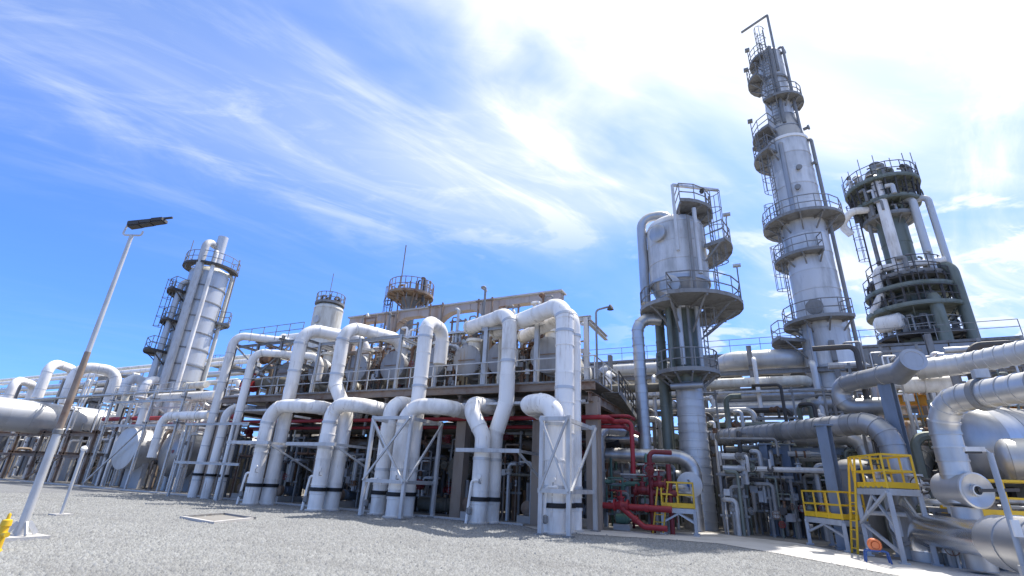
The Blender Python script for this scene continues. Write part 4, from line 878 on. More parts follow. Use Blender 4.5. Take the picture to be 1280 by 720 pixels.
for k, (u0, u1, v, y, r, m, w_) in enumerate([(752, 845, 464, 35.5, .42, 'aluw', 'with rounded end behind the stair'), (752, 850, 478, 35.0, .36, 'cream', 'just below the rounded one'), (760, 880, 492, 34.6, .4, 'white', 'middle tier behind the ribbed drop'), (745, 840, 508, 34.2, .34, 'aluw', 'lower tier behind the ribbed drop'),
        (905, 996, 452, 35.6, .62, 'aluw', 'thick and ribbed beside the stout column'), (880, 1010, 480, 34.0, .3, 'cream', 'thin and below the thick ribbed one'), (895, 1020, 496, 34.6, .5, 'alu', 'shiny on the middle tier'), (895, 1030, 512, 34.2, .45, 'aluw', 'lower tier beside the tallest tower'), (1010, 1130, 505, 33.5, .4, 'alud', 'before the tallest tower foot'), (895, 985, 468, 35, .2, 'white', 'slim and just under the thick ribbed one')]):
    p, q = PY(u0, v, y), PY(u1, v, y); pipe('rack_pipe', 'level %s pipe on the background rack ' % NAMEM[m] + w_, [(p.x, y + 1.5, p.z), (p.x, y, p.z), (q.x, y, p.z), (q.x, y + 1.5, p.z)], r, m, bend=r * 1.6, bands=.9 if r > .4 else 2, seg=16)
for k in range(9):
    x = -12 + 3.1 * k; m = ('galvd', 'white', 'aluw')[k % 3]; pipe('rack_riser', '%s thin riser in front of the background rack' % NAMEM[m], [(x, 33.3, 0), (x, 33.3, bz(470 + 7 * (k % 4))), (x, 35, bz(470 + 7 * (k % 4)))], .13 + .05 * (k % 2), m, group='thin risers before the background rack', seg=10, flanges=(5.5,))
random.seed(5)
small_pipes('in front of the background rack', 'bent pipes before the background rack', -8, 14, 29.5, 34, 7.5, 56, ('galv', 'galvd', 'aluw', 'white', 'moss', 'dark', 'rusty'), (.05, .17))
small_pipes('in the dim thicket behind the blue-grey columns', 'bent pipes behind the blue-grey columns', -1.6, 9, 25.5, 29.5, 4.6, 64, ('galvd', 'dark', 'moss', 'galv', 'olive', 'alud'), (.05, .16))
for i in range(30):
    x, y, z = random.uniform(-1.2, 7), random.uniform(25.2, 28), random.uniform(.5, 3.6); m = random.choice(('galvd', 'dark', 'green', 'galv', 'moss', 'aluw'))
    valve((x, y, z), random.choice(((1, 0, 0), (0, 0, 1))), random.uniform(.08, .16), m, '%s handwheel valve in the dim thicket behind the blue-grey columns' % NAMEM[m], 'valves behind the blue-grey columns', stem=random.choice(((0, -1, 0), (0, 0, 1))))
for i in range(14):
    x = -9 + 2.0 * i; y = 31.5 + (i % 3) * .8; m = ('galvd', 'dark', 'moss', 'drum')[i % 4]
    t = thing('upright_tank', '%s upright tank in the shade before the background rack' % NAMEM[m], 'tank', (x, y, 0), 'tanks before the background rack'); shell((x, y, 0), [(0, .9), (3.6 + (i * 5 % 4) * .5, .9)], m, t, 1.6, 18)

# ------------------------------------------------------------------ metal pipes and red fire-water set beside the stout column
p = at(748, 536, 23.5); q = at(744, 632, 22.6)
pipe('metal_riser', 'upright metal pipe curving away at its foot beside the stair', [(p.x + .9, p.y + 1.2, p.z), (p.x, p.y, p.z), (p.x, p.y, .75), (p.x - 1.6, p.y + .6, .3)], .26, 'alu', bend=.6, sections=.55, seg=20)
a, b = at(757, 568, 24.2), at(866, 563, 23.2)
pipe('metal_bend', 'fat metal pipe running level then bending down to a round flange', [(a.x, a.y, a.z), (b.x, b.y, a.z), (b.x, b.y, a.z - 1.5)], .31, 'alu', bend=.85, sections=.36, seg=22)
c = at(862, 606, 22.4); t = thing('flange_disc', 'round pale metal flange cover with dark hub below the bent pipe', 'flange', c); vd = V((.15, -1, .05)).normalized()
MB().lathe(c, vd, [(.4, -.7), (.4, -.05), (.56, -.04), (.56, .04), (.46, .07), (.14, .12)], 28).build('cover', 'aluw', t); MB().lathe(c, vd, [(.13, .1), (.13, .2), (.02, .21)], 14).build('hub', 'blue', t)
pipe('metal_stub', 'short metal pipe from the round flange down to the ground', [(c.x + .1, c.y + .45, c.z - .3), (c.x + .15, c.y + .45, 0)], .3, 'alu', sections=.5, seg=18)
a, b = at(765, 592, 26.2), at(850, 590, 25.6); pipe('metal_line', 'second metal pipe running level behind the fat bent one', [(a.x - 1, a.y, a.z), (b.x + .6, b.y, a.z)], .3, 'alud', sections=.5, seg=18)
a, b = at(758, 548, 27.5), at(806, 548, 27.2); pipe('metal_line', 'short metal pipe running level above the fat bent one', [(a.x - .6, a.y, a.z), (b.x, b.y, a.z), (b.x, b.y, 1)], .28, 'alu', sections=.5, seg=18)
y = 22.6
z = PY(760, 527, y).z; a, b, c_ = PY(735, 527, y), PY(789, 527, y), PY(790, 592, y)
pipe('fire_main', 'bright red fire-water pipe with long drop leg in front of the metal pipes', [(a.x - .3, y, z), (b.x, y, z), (b.x, y, c_.z)], .1, 'red', bend=.25, flanges=(1.9,), seg=12)
pipe('fire_main', 'upper red fire-water pipe along the riser frame', [(a.x - .3, y + .3, z + .28), (b.x - .2, y + .3, z + .28), (b.x - .2, y + 1.5, z + .28)], .08, 'red', bend=.25, seg=12)
q = PY(745, 655, 22.4); x0 = q.x
pipe('deluge_pipe', 'low red deluge pipe bending up from the ground and running level', [(x0, 22.3, 0), (x0, 22.3, .95), (x0 + 3.2, 22.3, .95)], .125, 'red', bend=.35, flanges=(.2, 2.2, 3.0), seg=16)
pipe('deluge_pipe', 'low red branch sloping down to the ground from the deluge pipe', [(x0 + 1.1, 22.25, .95), (x0 + 2.1, 22.1, .25), (x0 + 3.0, 22.1, .25)], .11, 'red', bend=.3, flanges=(.8,), seg=14)
valve((x0 + 1.15, 22.3, 1.0), (1, 0, 0), .14, 'red', 'red gate valve on the low deluge pipe', wheelm='red')
for k, (dx, dz) in enumerate(((2.0, 1.65), (2.7, 1.9), (2.35, 2.45))):
    valve((x0 + dx, 22.7, dz), (1, 0, 0) if k < 2 else (0, 0, 1), .13, 'redd', ('dark red valve over the deluge pipe', 'larger dark red valve near the yellow stand', 'top dark red valve under the drop leg')[k], wheelm='redd', stem=(0, 0, 1) if k < 2 else (0, -1, 0))
pipe('deluge_riser', 'dark red riser with flanges behind the deluge pipe', [(x0 + 2.35, 22.7, 0), (x0 + 2.35, 22.7, 3.2), (x0 + 3.2, 23.2, 3.2)], .10, 'redd', flanges=(.9, 1.5, 2.4), seg=12)
pipe('deluge_header', 'dark red header level at waist height near the yellow stand', [(x0 + 1.6, 22.75, 1.55), (x0 + 3.4, 22.75, 1.55)], .11, 'redd', flanges=(.1, .9, 1.7), seg=12)
pipe('deluge_riser', 'thin dark red riser beside the yellow stand', [(x0 + 3.1, 22.8, 0), (x0 + 3.1, 22.8, 2.7)], .1, 'redd', flanges=(.9, 1.9), seg=10)
t = thing('green_pump', 'small green pump under the red deluge pipe', 'pump', (x0 + 1.0, 23.0, 0)); MB().box((x0 + 1.0, 23, .12), (.7, .5, .24)).build('plinth', 'concrete', t); MB().lathe((x0 + .7, 23, .45), (1, 0, 0), [(.1, 0), (.2, .05), (.2, .5), (.1, .6)], 14).build('motor', 'green', t)
small_pipes('behind the red deluge pipes', 'bent pipes behind the deluge set', -8.2, -3.8, 23.6, 26.5, 3.2, 18, ('galvd', 'dark', 'green', 'galv', 'redd', 'alud'), (.04, .11))

# ------------------------------------------------------------------ access stands
def stand(label, A, Bp, back, zd, h, ladd=None, m='palegrey', lower=None):
    A, Bp = V((A[0], A[1], 0)), V((Bp[0], Bp[1], 0)); bk = V((back[0], back[1], 0)); t = thing('access_stand', label, 'access platform', A)
    P = [A, Bp, Bp + bk, A + bk]; e = V((0, 0, 1))
    for p in P: MB().bar(p, p + e * (zd - .1), .12).build('leg', m, t); MB().box(p + e * .03, (.25, .25, .06)).build('foot', m, t)
    ax = (Bp - A).normalized(); bx = bk.normalized()
    for p, q in zip(P, P[1:] + P[:1]): MB().bar(p + e * (zd - .1), q + e * (zd - .1), .1, .18).build('edge_beam', m, t)
    n = 6
    for k in range(n):
        p0 = A + (Bp - A) * ((k + .5) / n); MB().bar(p0 + e * (zd + .03), p0 + bk + e * (zd + .03), (Bp - A).length / n - .015, .04).build('deck_plank', 'galvd', t)
    for p, q in ((P[0], P[1]), (P[3], P[2])):
        MB().bar(p + e * (zd * .45), (p + q) / 2 + e * (zd - .2), .07).build('brace', m, t); MB().bar(q + e * (zd * .45), (p + q) / 2 + e * (zd - .2), .07).build('brace', m, t)
    if zd > 1.8:
        MB().bar(P[0] + e * (zd * .48), P[1] + e * .25, .08).build('brace', m, t); MB().bar(P[1] + e * (zd * .95) - bx * .06, P[0] + e * (zd * .48) - bx * .06, .08).build('brace', m, t)
    for p, q in zip(P, P[1:] + P[:1]):
        k = max(1, round((q - p).length / .75))
        for j in range(k): s_ = p + (q - p) * (j / k); MB().bar(s_ + e * zd, s_ + e * (zd + h), .055).build('guardrail_post', 'yellow', t)
        for hh in (h, h * .52): MB().bar(p + e * (zd + hh), q + e * (zd + hh), .06).build('guardrail', 'yellow', t)
        MB().bar(p + e * (zd + .1), q + e * (zd + .1), .03, .17).build('toe_board', 'yellow', t)
    if ladd is not None:
        c0 = V((ladd[0], ladd[1], 0)); l = MB()
        for s_ in (-.2, .2): l.bar(c0 + ax * s_, A + ax * (s_ + .1) + e * (zd + h), .06)
        lo = l.build('ladder', 'yellow', t)
        top = A + ax * .1 + e * zd
        for j in range(int(zd / .28)):
            f_ = (j + .6) * .28 / (zd + h); c1 = c0 + (A + ax * .1 + e * (zd + h) - c0) * f_; MB().bar(c1 - ax * .2, c1 + ax * .2, .035).build('rung', 'yellow', lo)
    return t
D1 = V((-.52, .86, 0)).normalized(); D2 = V((.86, .52, 0)).normalized()
g0, g1 = G(830, 668), G(868, 669)
zd = zat(g0.x, g0.y, 634); stand('small yellow-railed stand beside the round flange cover', g0, (g0.x + 1.25, g0.y + .15), (-.1, .95), zd, .98, (g0.x - .22, g0.y - .1))
A = G(1087, 695); Bp = G(1131, 706); zd = zat(A.x, A.y, 610)
stand('tall yellow-railed stand with yellow ladder among the metal pipes', A, Bp, D2 * 1.0, zd, .98, (A.x - .35, A.y + .35))
A = G(1013, 681); Bp = G(1061, 690.5); zd = zat(A.x, A.y, 645); stand('low yellow-railed stand between blue-grey columns', A, Bp, D2 * .9, zd, .9)
A = at(1220, 645, 13.6); stand('yellow-railed stand half hidden by the low lamp at the big vessel', (A.x, A.y), (A.x + 2.4, A.y + .3), D1 * 1.0, A.z, .95)

# ------------------------------------------------------------------ right-hand metal pipework
pipe('ribbed_line', 'ribbed metal pipe sweeping across the blue-grey columns and bending down', [(-2.7, 30.2, 4.4), (4.36, 22.65, 4.4), (4.36, 22.65, .2)], .40, 'alud', bend=1.0, sections=.42, seg=24)
p = at(1082, 552, 20.6); pipe('metal_bend', 'metal pipe bending down behind the tall yellow stand', [(p.x - 2.4, p.y + 1.6, p.z + .25), (p.x, p.y, p.z + .25), (p.x, p.y, .2)], .36, 'alu', bend=.8, sections=.6, seg=20)
for (u, v, top, la) in ((972, 670, 3.85, 'dark blue-grey steel column under the sweeping ribbed pipe'), (1001, 672, 3.85, 'second blue-grey steel column beside the low yellow stand'), (1058, 688, 4.2, 'blue-grey steel column behind the tall yellow stand')):
    q = G(u, v); t = thing('steel_column', la, 'column', (q.x, q.y, 0)); MB().ibeam(q, (q.x, q.y, top), .38, .38, (.5, .86, 0), .04).build('shaft', 'bluegrey', t); MB().box((q.x, q.y, .04), (.6, .6, .08)).build('base_plate', 'bluegrey', t); MB().box((q.x, q.y, top + .03), (.6, .5, .06)).build('cap_plate', 'bluegrey', t)
q = at(1112, 500, 18.6); t = thing('steel_column', 'tall blue-grey steel column beneath the flat-ended silver pipe', 'column', (q.x, q.y, 0)); MB().ibeam((q.x, q.y, 0), (q.x, q.y, at(1105, 462, 18.6).z), .42, .42, (.5, .86, 0), .04).build('shaft', 'bluegrey', t); MB().box((q.x, q.y, .04), (.6, .6, .08)).build('base_plate', 'bluegrey', t)
a, b = G(965, 560, 3.3), G(1050, 562, 3.3)
t = thing('cross_beam', 'blue-grey beam tying the columns below the sweeping ribbed pipe', 'beam', a); MB().ibeam((0.26, 27.1, 3.6), (3.6, 26.6, 3.6), .2, .28).build('beam', 'bluegrey', t)
u0, u1, u2, u3 = at(1128, 463, 18.0), at(1048, 476, 21), at(1048, 512, 21), at(1122, 507, 19.6)
pipe('return_bend', 'weathered silver pipe doubled back in a wide return bend', [u0, V((u1.x, u1.y, u0.z)), V((u1.x, u1.y, u3.z)), u3], .35, 'alud', bend=.5, sections=.9, seg=22)
t = thing('blind_end', 'flat-ended silver pipe stub tilted over the tall blue-grey column', 'pipe', u0); e_ = at(1141, 450, 17.2); ax = (e_ - u0).normalized()
MB().tube([u0 - ax * .5, e_], .38, 28).build('stub', 'alud', t); MB().lathe(e_, ax, [(.38, 0), (.41, .01), (.41, .06), (.3, .065), (.29, .05), (.01, .05)], 28).build('end_plate', 'alud', t)
a, b = at(1146, 462, 18.6), at(1205, 452, 17.6); pipe('pale_line', 'pale jointed pipe leading right from the flat-ended stub', [a, V((b.x, b.y, a.z)), V((b.x + 1.5, b.y - 2, a.z))], .36, 'aluw', sections=.33, seg=20)
a, b = at(1128, 482, 19), at(1185, 470, 18.4); pipe('pale_line', 'pale pipe seen below the jointed one', [a, V((b.x, b.y, a.z))], .3, 'white', sections=.9, seg=18)
# big white-jacketed knee
kx, ky, kz = 4.9, 18.55, 4.45
pipe('jacketed_knee', 'big pale jacketed pipe turning down in a segmented knee by the vessel', [V((kx, ky, kz)) - D1 * 9.5, (kx, ky, kz), (kx, ky, 1.7)], .355, 'alu', bend=.85, sections=.36, seg=26)
c = V((kx, ky, kz)) - D1 * 1.35; t = thing('clamp_collar', 'dark clamp collar round the big pale jacketed pipe', 'clamp', c); MB().band(c, D1, .36, .16, .07, 28).build('ring', 'galvd', t); MB().box(c + V((.1, 0, .55)), (.3, .3, .24)).build('lug', 'galv', t)
c = V((kx, ky, 2.05)); t = thing('manway_drum', 'stubby silver drum with round recessed end below the knee', 'vessel', c); ax = (V((.42, -.9, -.02))).normalized()
MB().lathe(c, ax, [(.35, -.6), (.44, -.5), (.44, .45)], 30).build('barrel', 'alud', t); MB().lathe(c + ax * .45, ax, [(.46, 0), (.46, .06), (.42, .08), (.27, .01), (.15, .0), (.14, .1), (.11, .1), (.1, -.02), (.02, -.02)], 30).build('end_cover', 'alu', t); MB().bar(c + ax * .55, c + ax * .55 + V((.8, -.1, .05)), .08).build('lever', 'dark', t)
pipe('support_pipe', 'metal leg pipe under the stubby silver drum', [(kx, ky, 1.6), (kx, ky, .1)], .33, 'alud', flanges=(.45,), sections=.5, seg=22)
g = G(1162, 703); a, b3 = G(1256, 678, .92), G(1300, 686, .92)
pipe('polished_elbow', 'mirror-bright polished pipe with elbow standing on the apron', [(g.x, g.y, .3), (g.x, g.y, .92), a], .43, 'alupol', bend=.6, seg=32)
pipe('elbow_leg', 'short matt white leg pipe under the mirror-bright elbow', [(g.x, g.y, 0), (g.x, g.y, .34)], .40, 'aluw', seg=26)
hd_ = (a - V((g.x, g.y, .92))).normalized(); pipe('pale_barrel', 'wide pale jacketed pipe continuing the mirror-bright elbow', [a - hd_ * .05, a + hd_ * 3.5], .57, 'alu', sections=.9, seg=30)
c = V((g.x - .45, g.y + .1, .98)); t = thing('dark_flange', 'large dark ring flange left of the mirror-bright elbow', 'flange', c); MB().lathe(c, (-.9, -.45, 0), [(.3, -.05), (.58, -.05), (.58, .08), (.5, .1), (.48, .02), (.02, .02)], 28).build('ring', 'galvd', t); MB().tube([c - V((0, 0, 0)), c + V((.2, .9, 0))], .34, 20).build('neck', 'alud', t); MB().box((c.x + .1, c.y + .4, .3), (.5, .4, .62)).build('pedestal', 'concrete', t)
# vertical clad pipes behind the tall stand
for u, v, r, m, la in ((1128, 640, .42, 'alud', 'dull metal upright pipe behind the tall yellow stand'), (1148, 600, .45, 'alud', 'dull metal upright pipe beside the stubby drum'), (1107, 600, .3, 'moss', 'mossy upright pipe behind the tall yellow stand')):
    p = at(u, v, 19.0); pipe('upright_pipe', la, [(p.x, p.y, 0), (p.x, p.y, 3.4), (p.x + .9, p.y + 1.6, 3.4)], r, m, sections=.6, seg=18)
# big vessel
c = at(1215, 556, 17.6); hvessel('big shiny horizontal vessel with domed end behind the pale knee', c, D2, 1.38, 8, 'alu', courses=.8)
c = at(1262, 575, 14.6); hvessel('smaller shiny drum with domed end in front of the big vessel', c, (.8, -.2, 0), .62, 4, 'alu', courses=.9)
# yellow gantry
t = thing('yellow_gantry', 'weathered yellow-orange steel gantry behind the big vessel', 'gantry', at(1200, 560, 21)); bse = at(1118, 500, 21.5); e2 = at(1300, 492, 20.5)
for dz, h in ((0, .42), (-.75, .22), (.65, .2)): MB().ibeam(V((bse.x, bse.y, bse.z + dz)), V((e2.x, e2.y, bse.z + dz)), .28, h).build('girder', 'gantry', t)
for k in range(7):
    p = bse + (V((e2.x, e2.y, bse.z)) - bse) * (k / 6); MB().bar((p.x, p.y, bse.z - .9), (p.x, p.y, bse.z + .75), .12).build('upright', 'gantry', t)
for k in (0, 5):
    p = bse + (V((e2.x, e2.y, bse.z)) - bse) * (k / 6); MB().ibeam((p.x, p.y + .3, 0), (p.x, p.y + .3, bse.z), .3, .3, (0, 1, 0)).build('leg', 'gantry', t)
MB().bar(at(1215, 502, 19.5), at(1285, 480, 18.5), .08).build('brace', 'red', t)
rack('far thin pipe rack seen over the vessel', [9, 13, 17, 21, 25], (27, 30), (PY(1240, 440, 27).z,), PY(1240, 430, 27).z, 'galvd', .16)
for k in range(3): pipe('rack_pipe', 'thin pale pipe lying on the far rack over the vessel', [(8, 27.4 + k, PY(1240, 438, 27).z + .2), (30, 27.4 + k, PY(1240, 438, 27).z + .2)], .14, 'aluw', group='thin pipes on the rack over the vessel', seg=10)
random.seed(31)
small_pipes('among the fittings above the return bend', 'bent pipes above the return bend', 4.2, 11, 24, 30, 8.0, 28, ('aluw', 'galvd', 'moss', 'white', 'galv', 'dark'), (.06, .2), .7)
small_pipes('under the big vessel and gantry', 'bent pipes under the big vessel', 4.4, 12, 19.5, 24, 2.6, 26, ('galvd', 'dark', 'alud', 'galv', 'moss'), (.05, .13))
for i in range(16):
    x, y, z = random.uniform(3.4, 9), random.uniform(19.8, 23), random.uniform(.4, 2.2); m = random.choice(('galvd', 'dark', 'alud', 'galv')); valve((x, y, z), random.choice(((1, 0, 0), (0, 0, 1))), random.uniform(.09, .16), m, '%s handwheel valve under the big vessel' % NAMEM[m], 'valves under the big vessel', stem=random.choice(((0, -1, 0), (0, 0, 1))))
for i in range(8):
    x = 3.5 + 1.9 * i; y = 25.6 + (i % 2) * .9; m = ('galvd', 'dark', 'moss', 'drum')[i % 4]
    t = thing('upright_tank', '%s upright tank in the shade behind the gantry' % NAMEM[m], 'tank', (x, y, 0), 'tanks behind the gantry'); shell((x, y, 0), [(0, .9), (2.8 + (i % 3) * .5, .9)], m, t, 1.4, 18)

# ------------------------------------------------------------------ small things in the yard
g = G(22, 674); t = thing('flood_lamp_post', 'tall leaning-looking galvanised lamp post with dark floodlights on top', 'lamp post', (g.x, g.y, 0)); zT = zat(g.x, g.y, 294); zM = zat(g.x, g.y, 540)
MB().tube([(g.x, g.y, .02), (g.x, g.y, zM)], .095, 16, r1=.085).build('lower_pole', 'galv', t); zB_ = zat(g.x, g.y, 440); MB().tube([(g.x, g.y, zM), (g.x, g.y, zB_)], .078, 14, r1=.07).build('middle_pole', 'rusty', t); MB().tube([(g.x, g.y, zB_), (g.x, g.y, zT)], .062, 14, r1=.05).build('upper_pole', 'galv', t); MB().lathe((g.x, g.y, zM), (0, 0, 1), [(.085, -.05), (.105, -.04), (.105, .05), (.075, .08)], 16).build('joint_collar', 'galvd', t)  # middle pole browner: shading on the post put into its colour
o = MB().box((g.x, g.y, .03), (.85, .85, .1)).build('footing', 'concrete', t)
for a in (0, 1.57, 3.14, 4.71): MB().bar((g.x + math.cos(a) * .1, g.y + math.sin(a) * .1, .35), (g.x + math.cos(a) * .3, g.y + math.sin(a) * .3, .1), .03, .1).build('gusset', 'galv', t)
rt = V((.9, .43, 0))
ctr = V((g.x, g.y, zT)); MB().tube([ctr - rt * .22 + V((0, 0, .42)), ctr - rt * .28, ctr + rt * .28, ctr + rt * .28 + V((0, 0, .14))], .028, 8, .08).build('yoke', 'galv', t)
for k in range(3):
    c = ctr + rt * (.0 + .32 * k) + V((0, 0, .33 + .08 * k)); h = MB().bar(c - rt * .15 - V((0, 0, .02)), c + rt * .16 + V((0, 0, .03)), .26, .09, up=(0, 0, 1)).build('floodlight', 'dark', t); MB().bar(c - rt * .15 - V((0, 0, .09)), c + rt * .14 - V((0, 0, .03)), .2, .03, up=(0, 0, 1)).build('lens', 'dark', h)
MB().bar(ctr - rt * .25 + V((0, 0, .42)), ctr + rt * 1.0 + V((0, 0, .62)), .05).build('cross_arm', 'dark', t)
g = G(76, 644); zT = zat(g.x, g.y, 561); t = thing('short_lamp_post', 'short galvanised post with small hooded lamp in the gravel', 'lamp post', (g.x, g.y, 0)); MB().tube([(g.x, g.y, 0), (g.x, g.y, zT)], .05, 12).build('pole', 'galv', t); MB().tube([(g.x, g.y, zT - .25), (g.x - .16, g.y, zT + .02), (g.x, g.y, zT + .06)], .035, 8).build('bracket', 'galv', t)
MB().lathe((g.x - .02, g.y, zT - .02), (.5, 0, .9), [(.09, -.02), (.10, .06), (.04, .12)], 12).build('hood', 'white', t); sh = MB().box((g.x, g.y, .02), (.5, .5, .05)).build('footing', 'concrete', t)
g = G(-6, 690); t = thing('yellow_marker', 'yellow hydrant-like marker post beside the lamp post footing', 'post', (g.x, g.y, 0)); zT = zat(g.x, g.y, 650); MB().lathe((g.x, g.y, 0), (0, 0, 1), [(.1, 0), (.09, .04), (.07, .06), (.07, zT - .12), (.09, zT - .1), (.08, zT), (.03, zT + .02), (.03, zT + .1), (.01, zT + .13)], 16).build('post', 'yellow', t); MB().tube([(g.x - .2, g.y, zT - .25), (g.x + .2, g.y, zT - .25)], .05, 10).build('outlet', 'yellow', t)
# inspection pit
P4 = [G(228, 648), G(266, 655), G(316, 649.5), G(280, 644)]; cc = sum(P4, V()) / 4; t = thing('inspection_pit', 'square concrete-rimmed inspection pit with shadow-coloured far rims and pale lid set in the gravel', 'pit', (cc.x, cc.y, 0))
for k, (p, q) in enumerate(zip(P4, P4[1:] + P4[:1])): d = (q - p).normalized(); MB().bar(p + V((0, 0, .03)) - d * .06, q + V((0, 0, .03)) - d * .08, .15, .09 if k < 2 else .13).build('rim', 'concrete' if k < 2 else 'galvd', t)  # far rims coloured dark to stand for shadow of the pit's inner wall
mbp = MB(); mbp.v = [tuple(p + (cc - p) * .08 + V((0, 0, .03))) for p in P4]; mbp.f = [(0, 1, 2, 3)]; mbp.build('lid', 'paving', t)
# hose reel on a blue trestle
g = G(1098, 704); t = thing('hose_reel', 'orange hose coil on a small blue trestle in front of the tall yellow stand', 'hose reel', (g.x, g.y, 0))
for s_ in (-1, 1): MB().tube([(g.x - .3, g.y + .16 * s_, 0), (g.x - .26, g.y + .16 * s_, .32), (g.x + .26, g.y + .16 * s_, .32), (g.x + .3, g.y + .16 * s_, 0)], .022, 8, .06).build('trestle_leg', 'blue', t)
for k in range(4):
    n_ = 18; R2 = .13 + .012 * (k % 2); MB().tube([(g.x + math.cos(6.2832 * i / n_) * R2, g.y - .09 + .06 * k, .47 + math.sin(6.2832 * i / n_) * R2) for i in range(n_ + 1)], .034, 8, cap=False).build('hose_coil', 'orange', t)
MB().lathe((g.x, g.y - .13, .47), (0, 1, 0), [(.09, 0), (.09, .26)], 14).build('hub', 'orange', t)
# low lamp at the right edge
p = at(1237, 566, 10.0); t = thing('low_lamp_post', 'slim pale lamp post with small flat head standing in front of the vessel', 'lamp post', (p.x, p.y, 0)); MB().tube([(p.x, p.y, 0), (p.x, p.y, p.z)], .055, 12).build('pole', 'palegrey', t); MB().tube([(p.x, p.y, p.z - .02), (p.x - .05, p.y, p.z + .04), (p.x - .22, p.y - .05, p.z + .04)], .03, 8).build('arm', 'palegrey', t)
hd2 = MB().box((p.x - .25, p.y - .05, p.z + .06), (.32, .18, .09)).build('lamp_head', 'white', t); MB().box((p.x - .27, p.y - .05, p.z + .0), (.24, .14, .04)).build('lens', 'dark', hd2); MB().box((p.x, p.y, .5), (.16, .14, .3)).build('junction_box', 'galv', t); MB().box((p.x + .03, p.y - .09, 1.3), (.12, .08, .3)).build('switch_box', 'white', t)

# ------------------------------------------------------------------ conduit racks, manifolds, trays and masts that crowd the gaps
random.seed(77)
def conduit_rack(label, group, x, y, w, h, m, cm, z0=0.0, n=None, name='conduit_rack'):
    t = thing(name, label, 'conduit rack', (x, y, z0), group); n = n or max(4, int(w / .32))
    for s_ in (-1, 1): MB().bar((x + s_ * w / 2, y, z0), (x + s_ * w / 2, y, z0 + h), .1).build('post', m, t)
    for f_ in (.3, .62, .97): MB().bar((x - w / 2 - .15, y - .06, z0 + h * f_), (x + w / 2 + .15, y - .06, z0 + h * f_), .07, .1).build('rail', m, t)
    for i in range(n):
        cx = x - w / 2 + w * (i + .5) / n + random.uniform(-.06, .06); r = random.choice((.03, .04, .05, .08, .1)); zt2 = z0 + h * random.uniform(.55, 1.15); zb = z0 + random.choice((0, 0, h * .3)); c = random.choice(cm)
        e = random.choice((-1, 1)) * random.uniform(.2, .7)
        MB().tube([(cx, y - .15 - r, zb), (cx, y - .15 - r, zt2), (cx + e, y - .15 - r, zt2), (cx + e, y + .5, zt2)], r, 7, r * 2).build('conduit', c, t)
        if random.random() < .75:
            zz2 = z0 + h * random.uniform(.2, .7); MB().lathe((cx, y - .15 - r, zz2), (0, 0, 1), [(r, -.14), (r * 1.9, -.13), (r * 1.9, -.08), (r * 1.4, 0), (r * 1.9, .08), (r * 1.9, .13), (r, .14)], 9).build('valve_body', random.choice(('galvd', 'rust', 'dark', 'galv')), t)
            if random.random() < .6: wheel(MB(), (cx, y - .42 - r, zz2), (0, 1, 0), .07 + r, .014).bar((cx, y - .15, zz2), (cx, y - .42 - r, zz2), .025).build('handwheel', random.choice(('rust', 'dark', 'red', 'galvd')), t)
    for k in range(2):
        bx_ = x + random.uniform(-.4, .4) * w; MB().box((bx_, y - .2, z0 + h * random.uniform(.3, .8)), (random.uniform(.2, .4), .18, random.uniform(.25, .5))).build('junction_box', random.choice(('galv', 'galvd', 'drum', 'dark')), t)
    return t
Z1 = ('galvd', 'galv', 'rusty', 'aluw', 'dark', 'cream')
for i in range(15): conduit_rack('narrow rack of valves and thin conduits in the shade under the deck', 'conduit racks under the deck', -31 + 1.65 * i, 22.9 + (i % 3) * .8, 1.2, random.uniform(2.6, 4.2), 'galvd', Z1)
for i in range(16): conduit_rack('narrow rack of valves and thin conduits among the drums on the deck', 'conduit racks on the deck', -31.5 + 1.5 * i, 24.9 + (i % 2) * 2.3, 1.1, random.uniform(3.0, 4.8), 'rusty', ('galvd', 'rusty', 'cream', 'galv', 'rust', 'drum'), DZ)
for i in range(14): conduit_rack('narrow rack of conduits standing between the left stagings', 'conduit racks in the left stagings', -64 + 2.2 * i, 23.2 + (i % 4) * 1.3, 1.6, random.uniform(4.2, 7.2), 'galv', ('galv', 'white', 'galvd', 'aluw', 'dark', 'white'))
for i in range(12): conduit_rack('tall rack of conduits standing before the far expansion loops', 'conduit racks by the expansion loops', -98 + 4.2 * i, 27.5 + (i % 3) * 2.0, 2.6, random.uniform(6.5, 10.5), 'galvd', ('galv', 'white', 'galvd', 'aluw', 'dark'))
for i in range(12): conduit_rack('rack of valves and conduits in front of the background pipe rack', 'conduit racks before the background rack', -7.6 + 1.7 * i, 29.2 + (i % 3) * 1.2, 1.4, random.uniform(4.5, 7.8), 'galvd', ('galv', 'aluw', 'galvd', 'moss', 'white', 'dark'))
for i in range(8): conduit_rack('rack of valves and conduits crowded beside the blue-grey columns', 'conduit racks beside the blue-grey columns', -1.3 + .95 * i, 25.4 + (i % 2) * .9 + .2 * i, .9, random.uniform(2.0, 3.8), 'galvd', ('galvd', 'aluw', 'galv', 'moss', 'dark'))
for i in range(8): conduit_rack('rack of conduits and valves above the return bend and gantry', 'conduit racks above the return bend', 4.6 + 1.5 * i, 25.0 + (i % 3) * 1.2, 1.3, random.uniform(6.6, 8.6), 'galvd', ('aluw', 'galv', 'moss', 'galvd', 'white'))
for i in range(5): conduit_rack('small rack of valves and conduits under the big vessel', 'conduit racks under the big vessel', 4.9 + 1.0 * i, 19.9 + .35 * i, .8, random.uniform(1.3, 2.0), 'galvd', ('galvd', 'alud', 'dark', 'galv'))
for i in range(4): conduit_rack('small rack of valves and conduits behind the red deluge pipes', 'conduit racks behind the deluge set', -7.2 + 1.0 * i, 24.1, .9, random.uniform(1.8, 3.0), 'galvd', ('galvd', 'green', 'dark', 'redd', 'galv'))
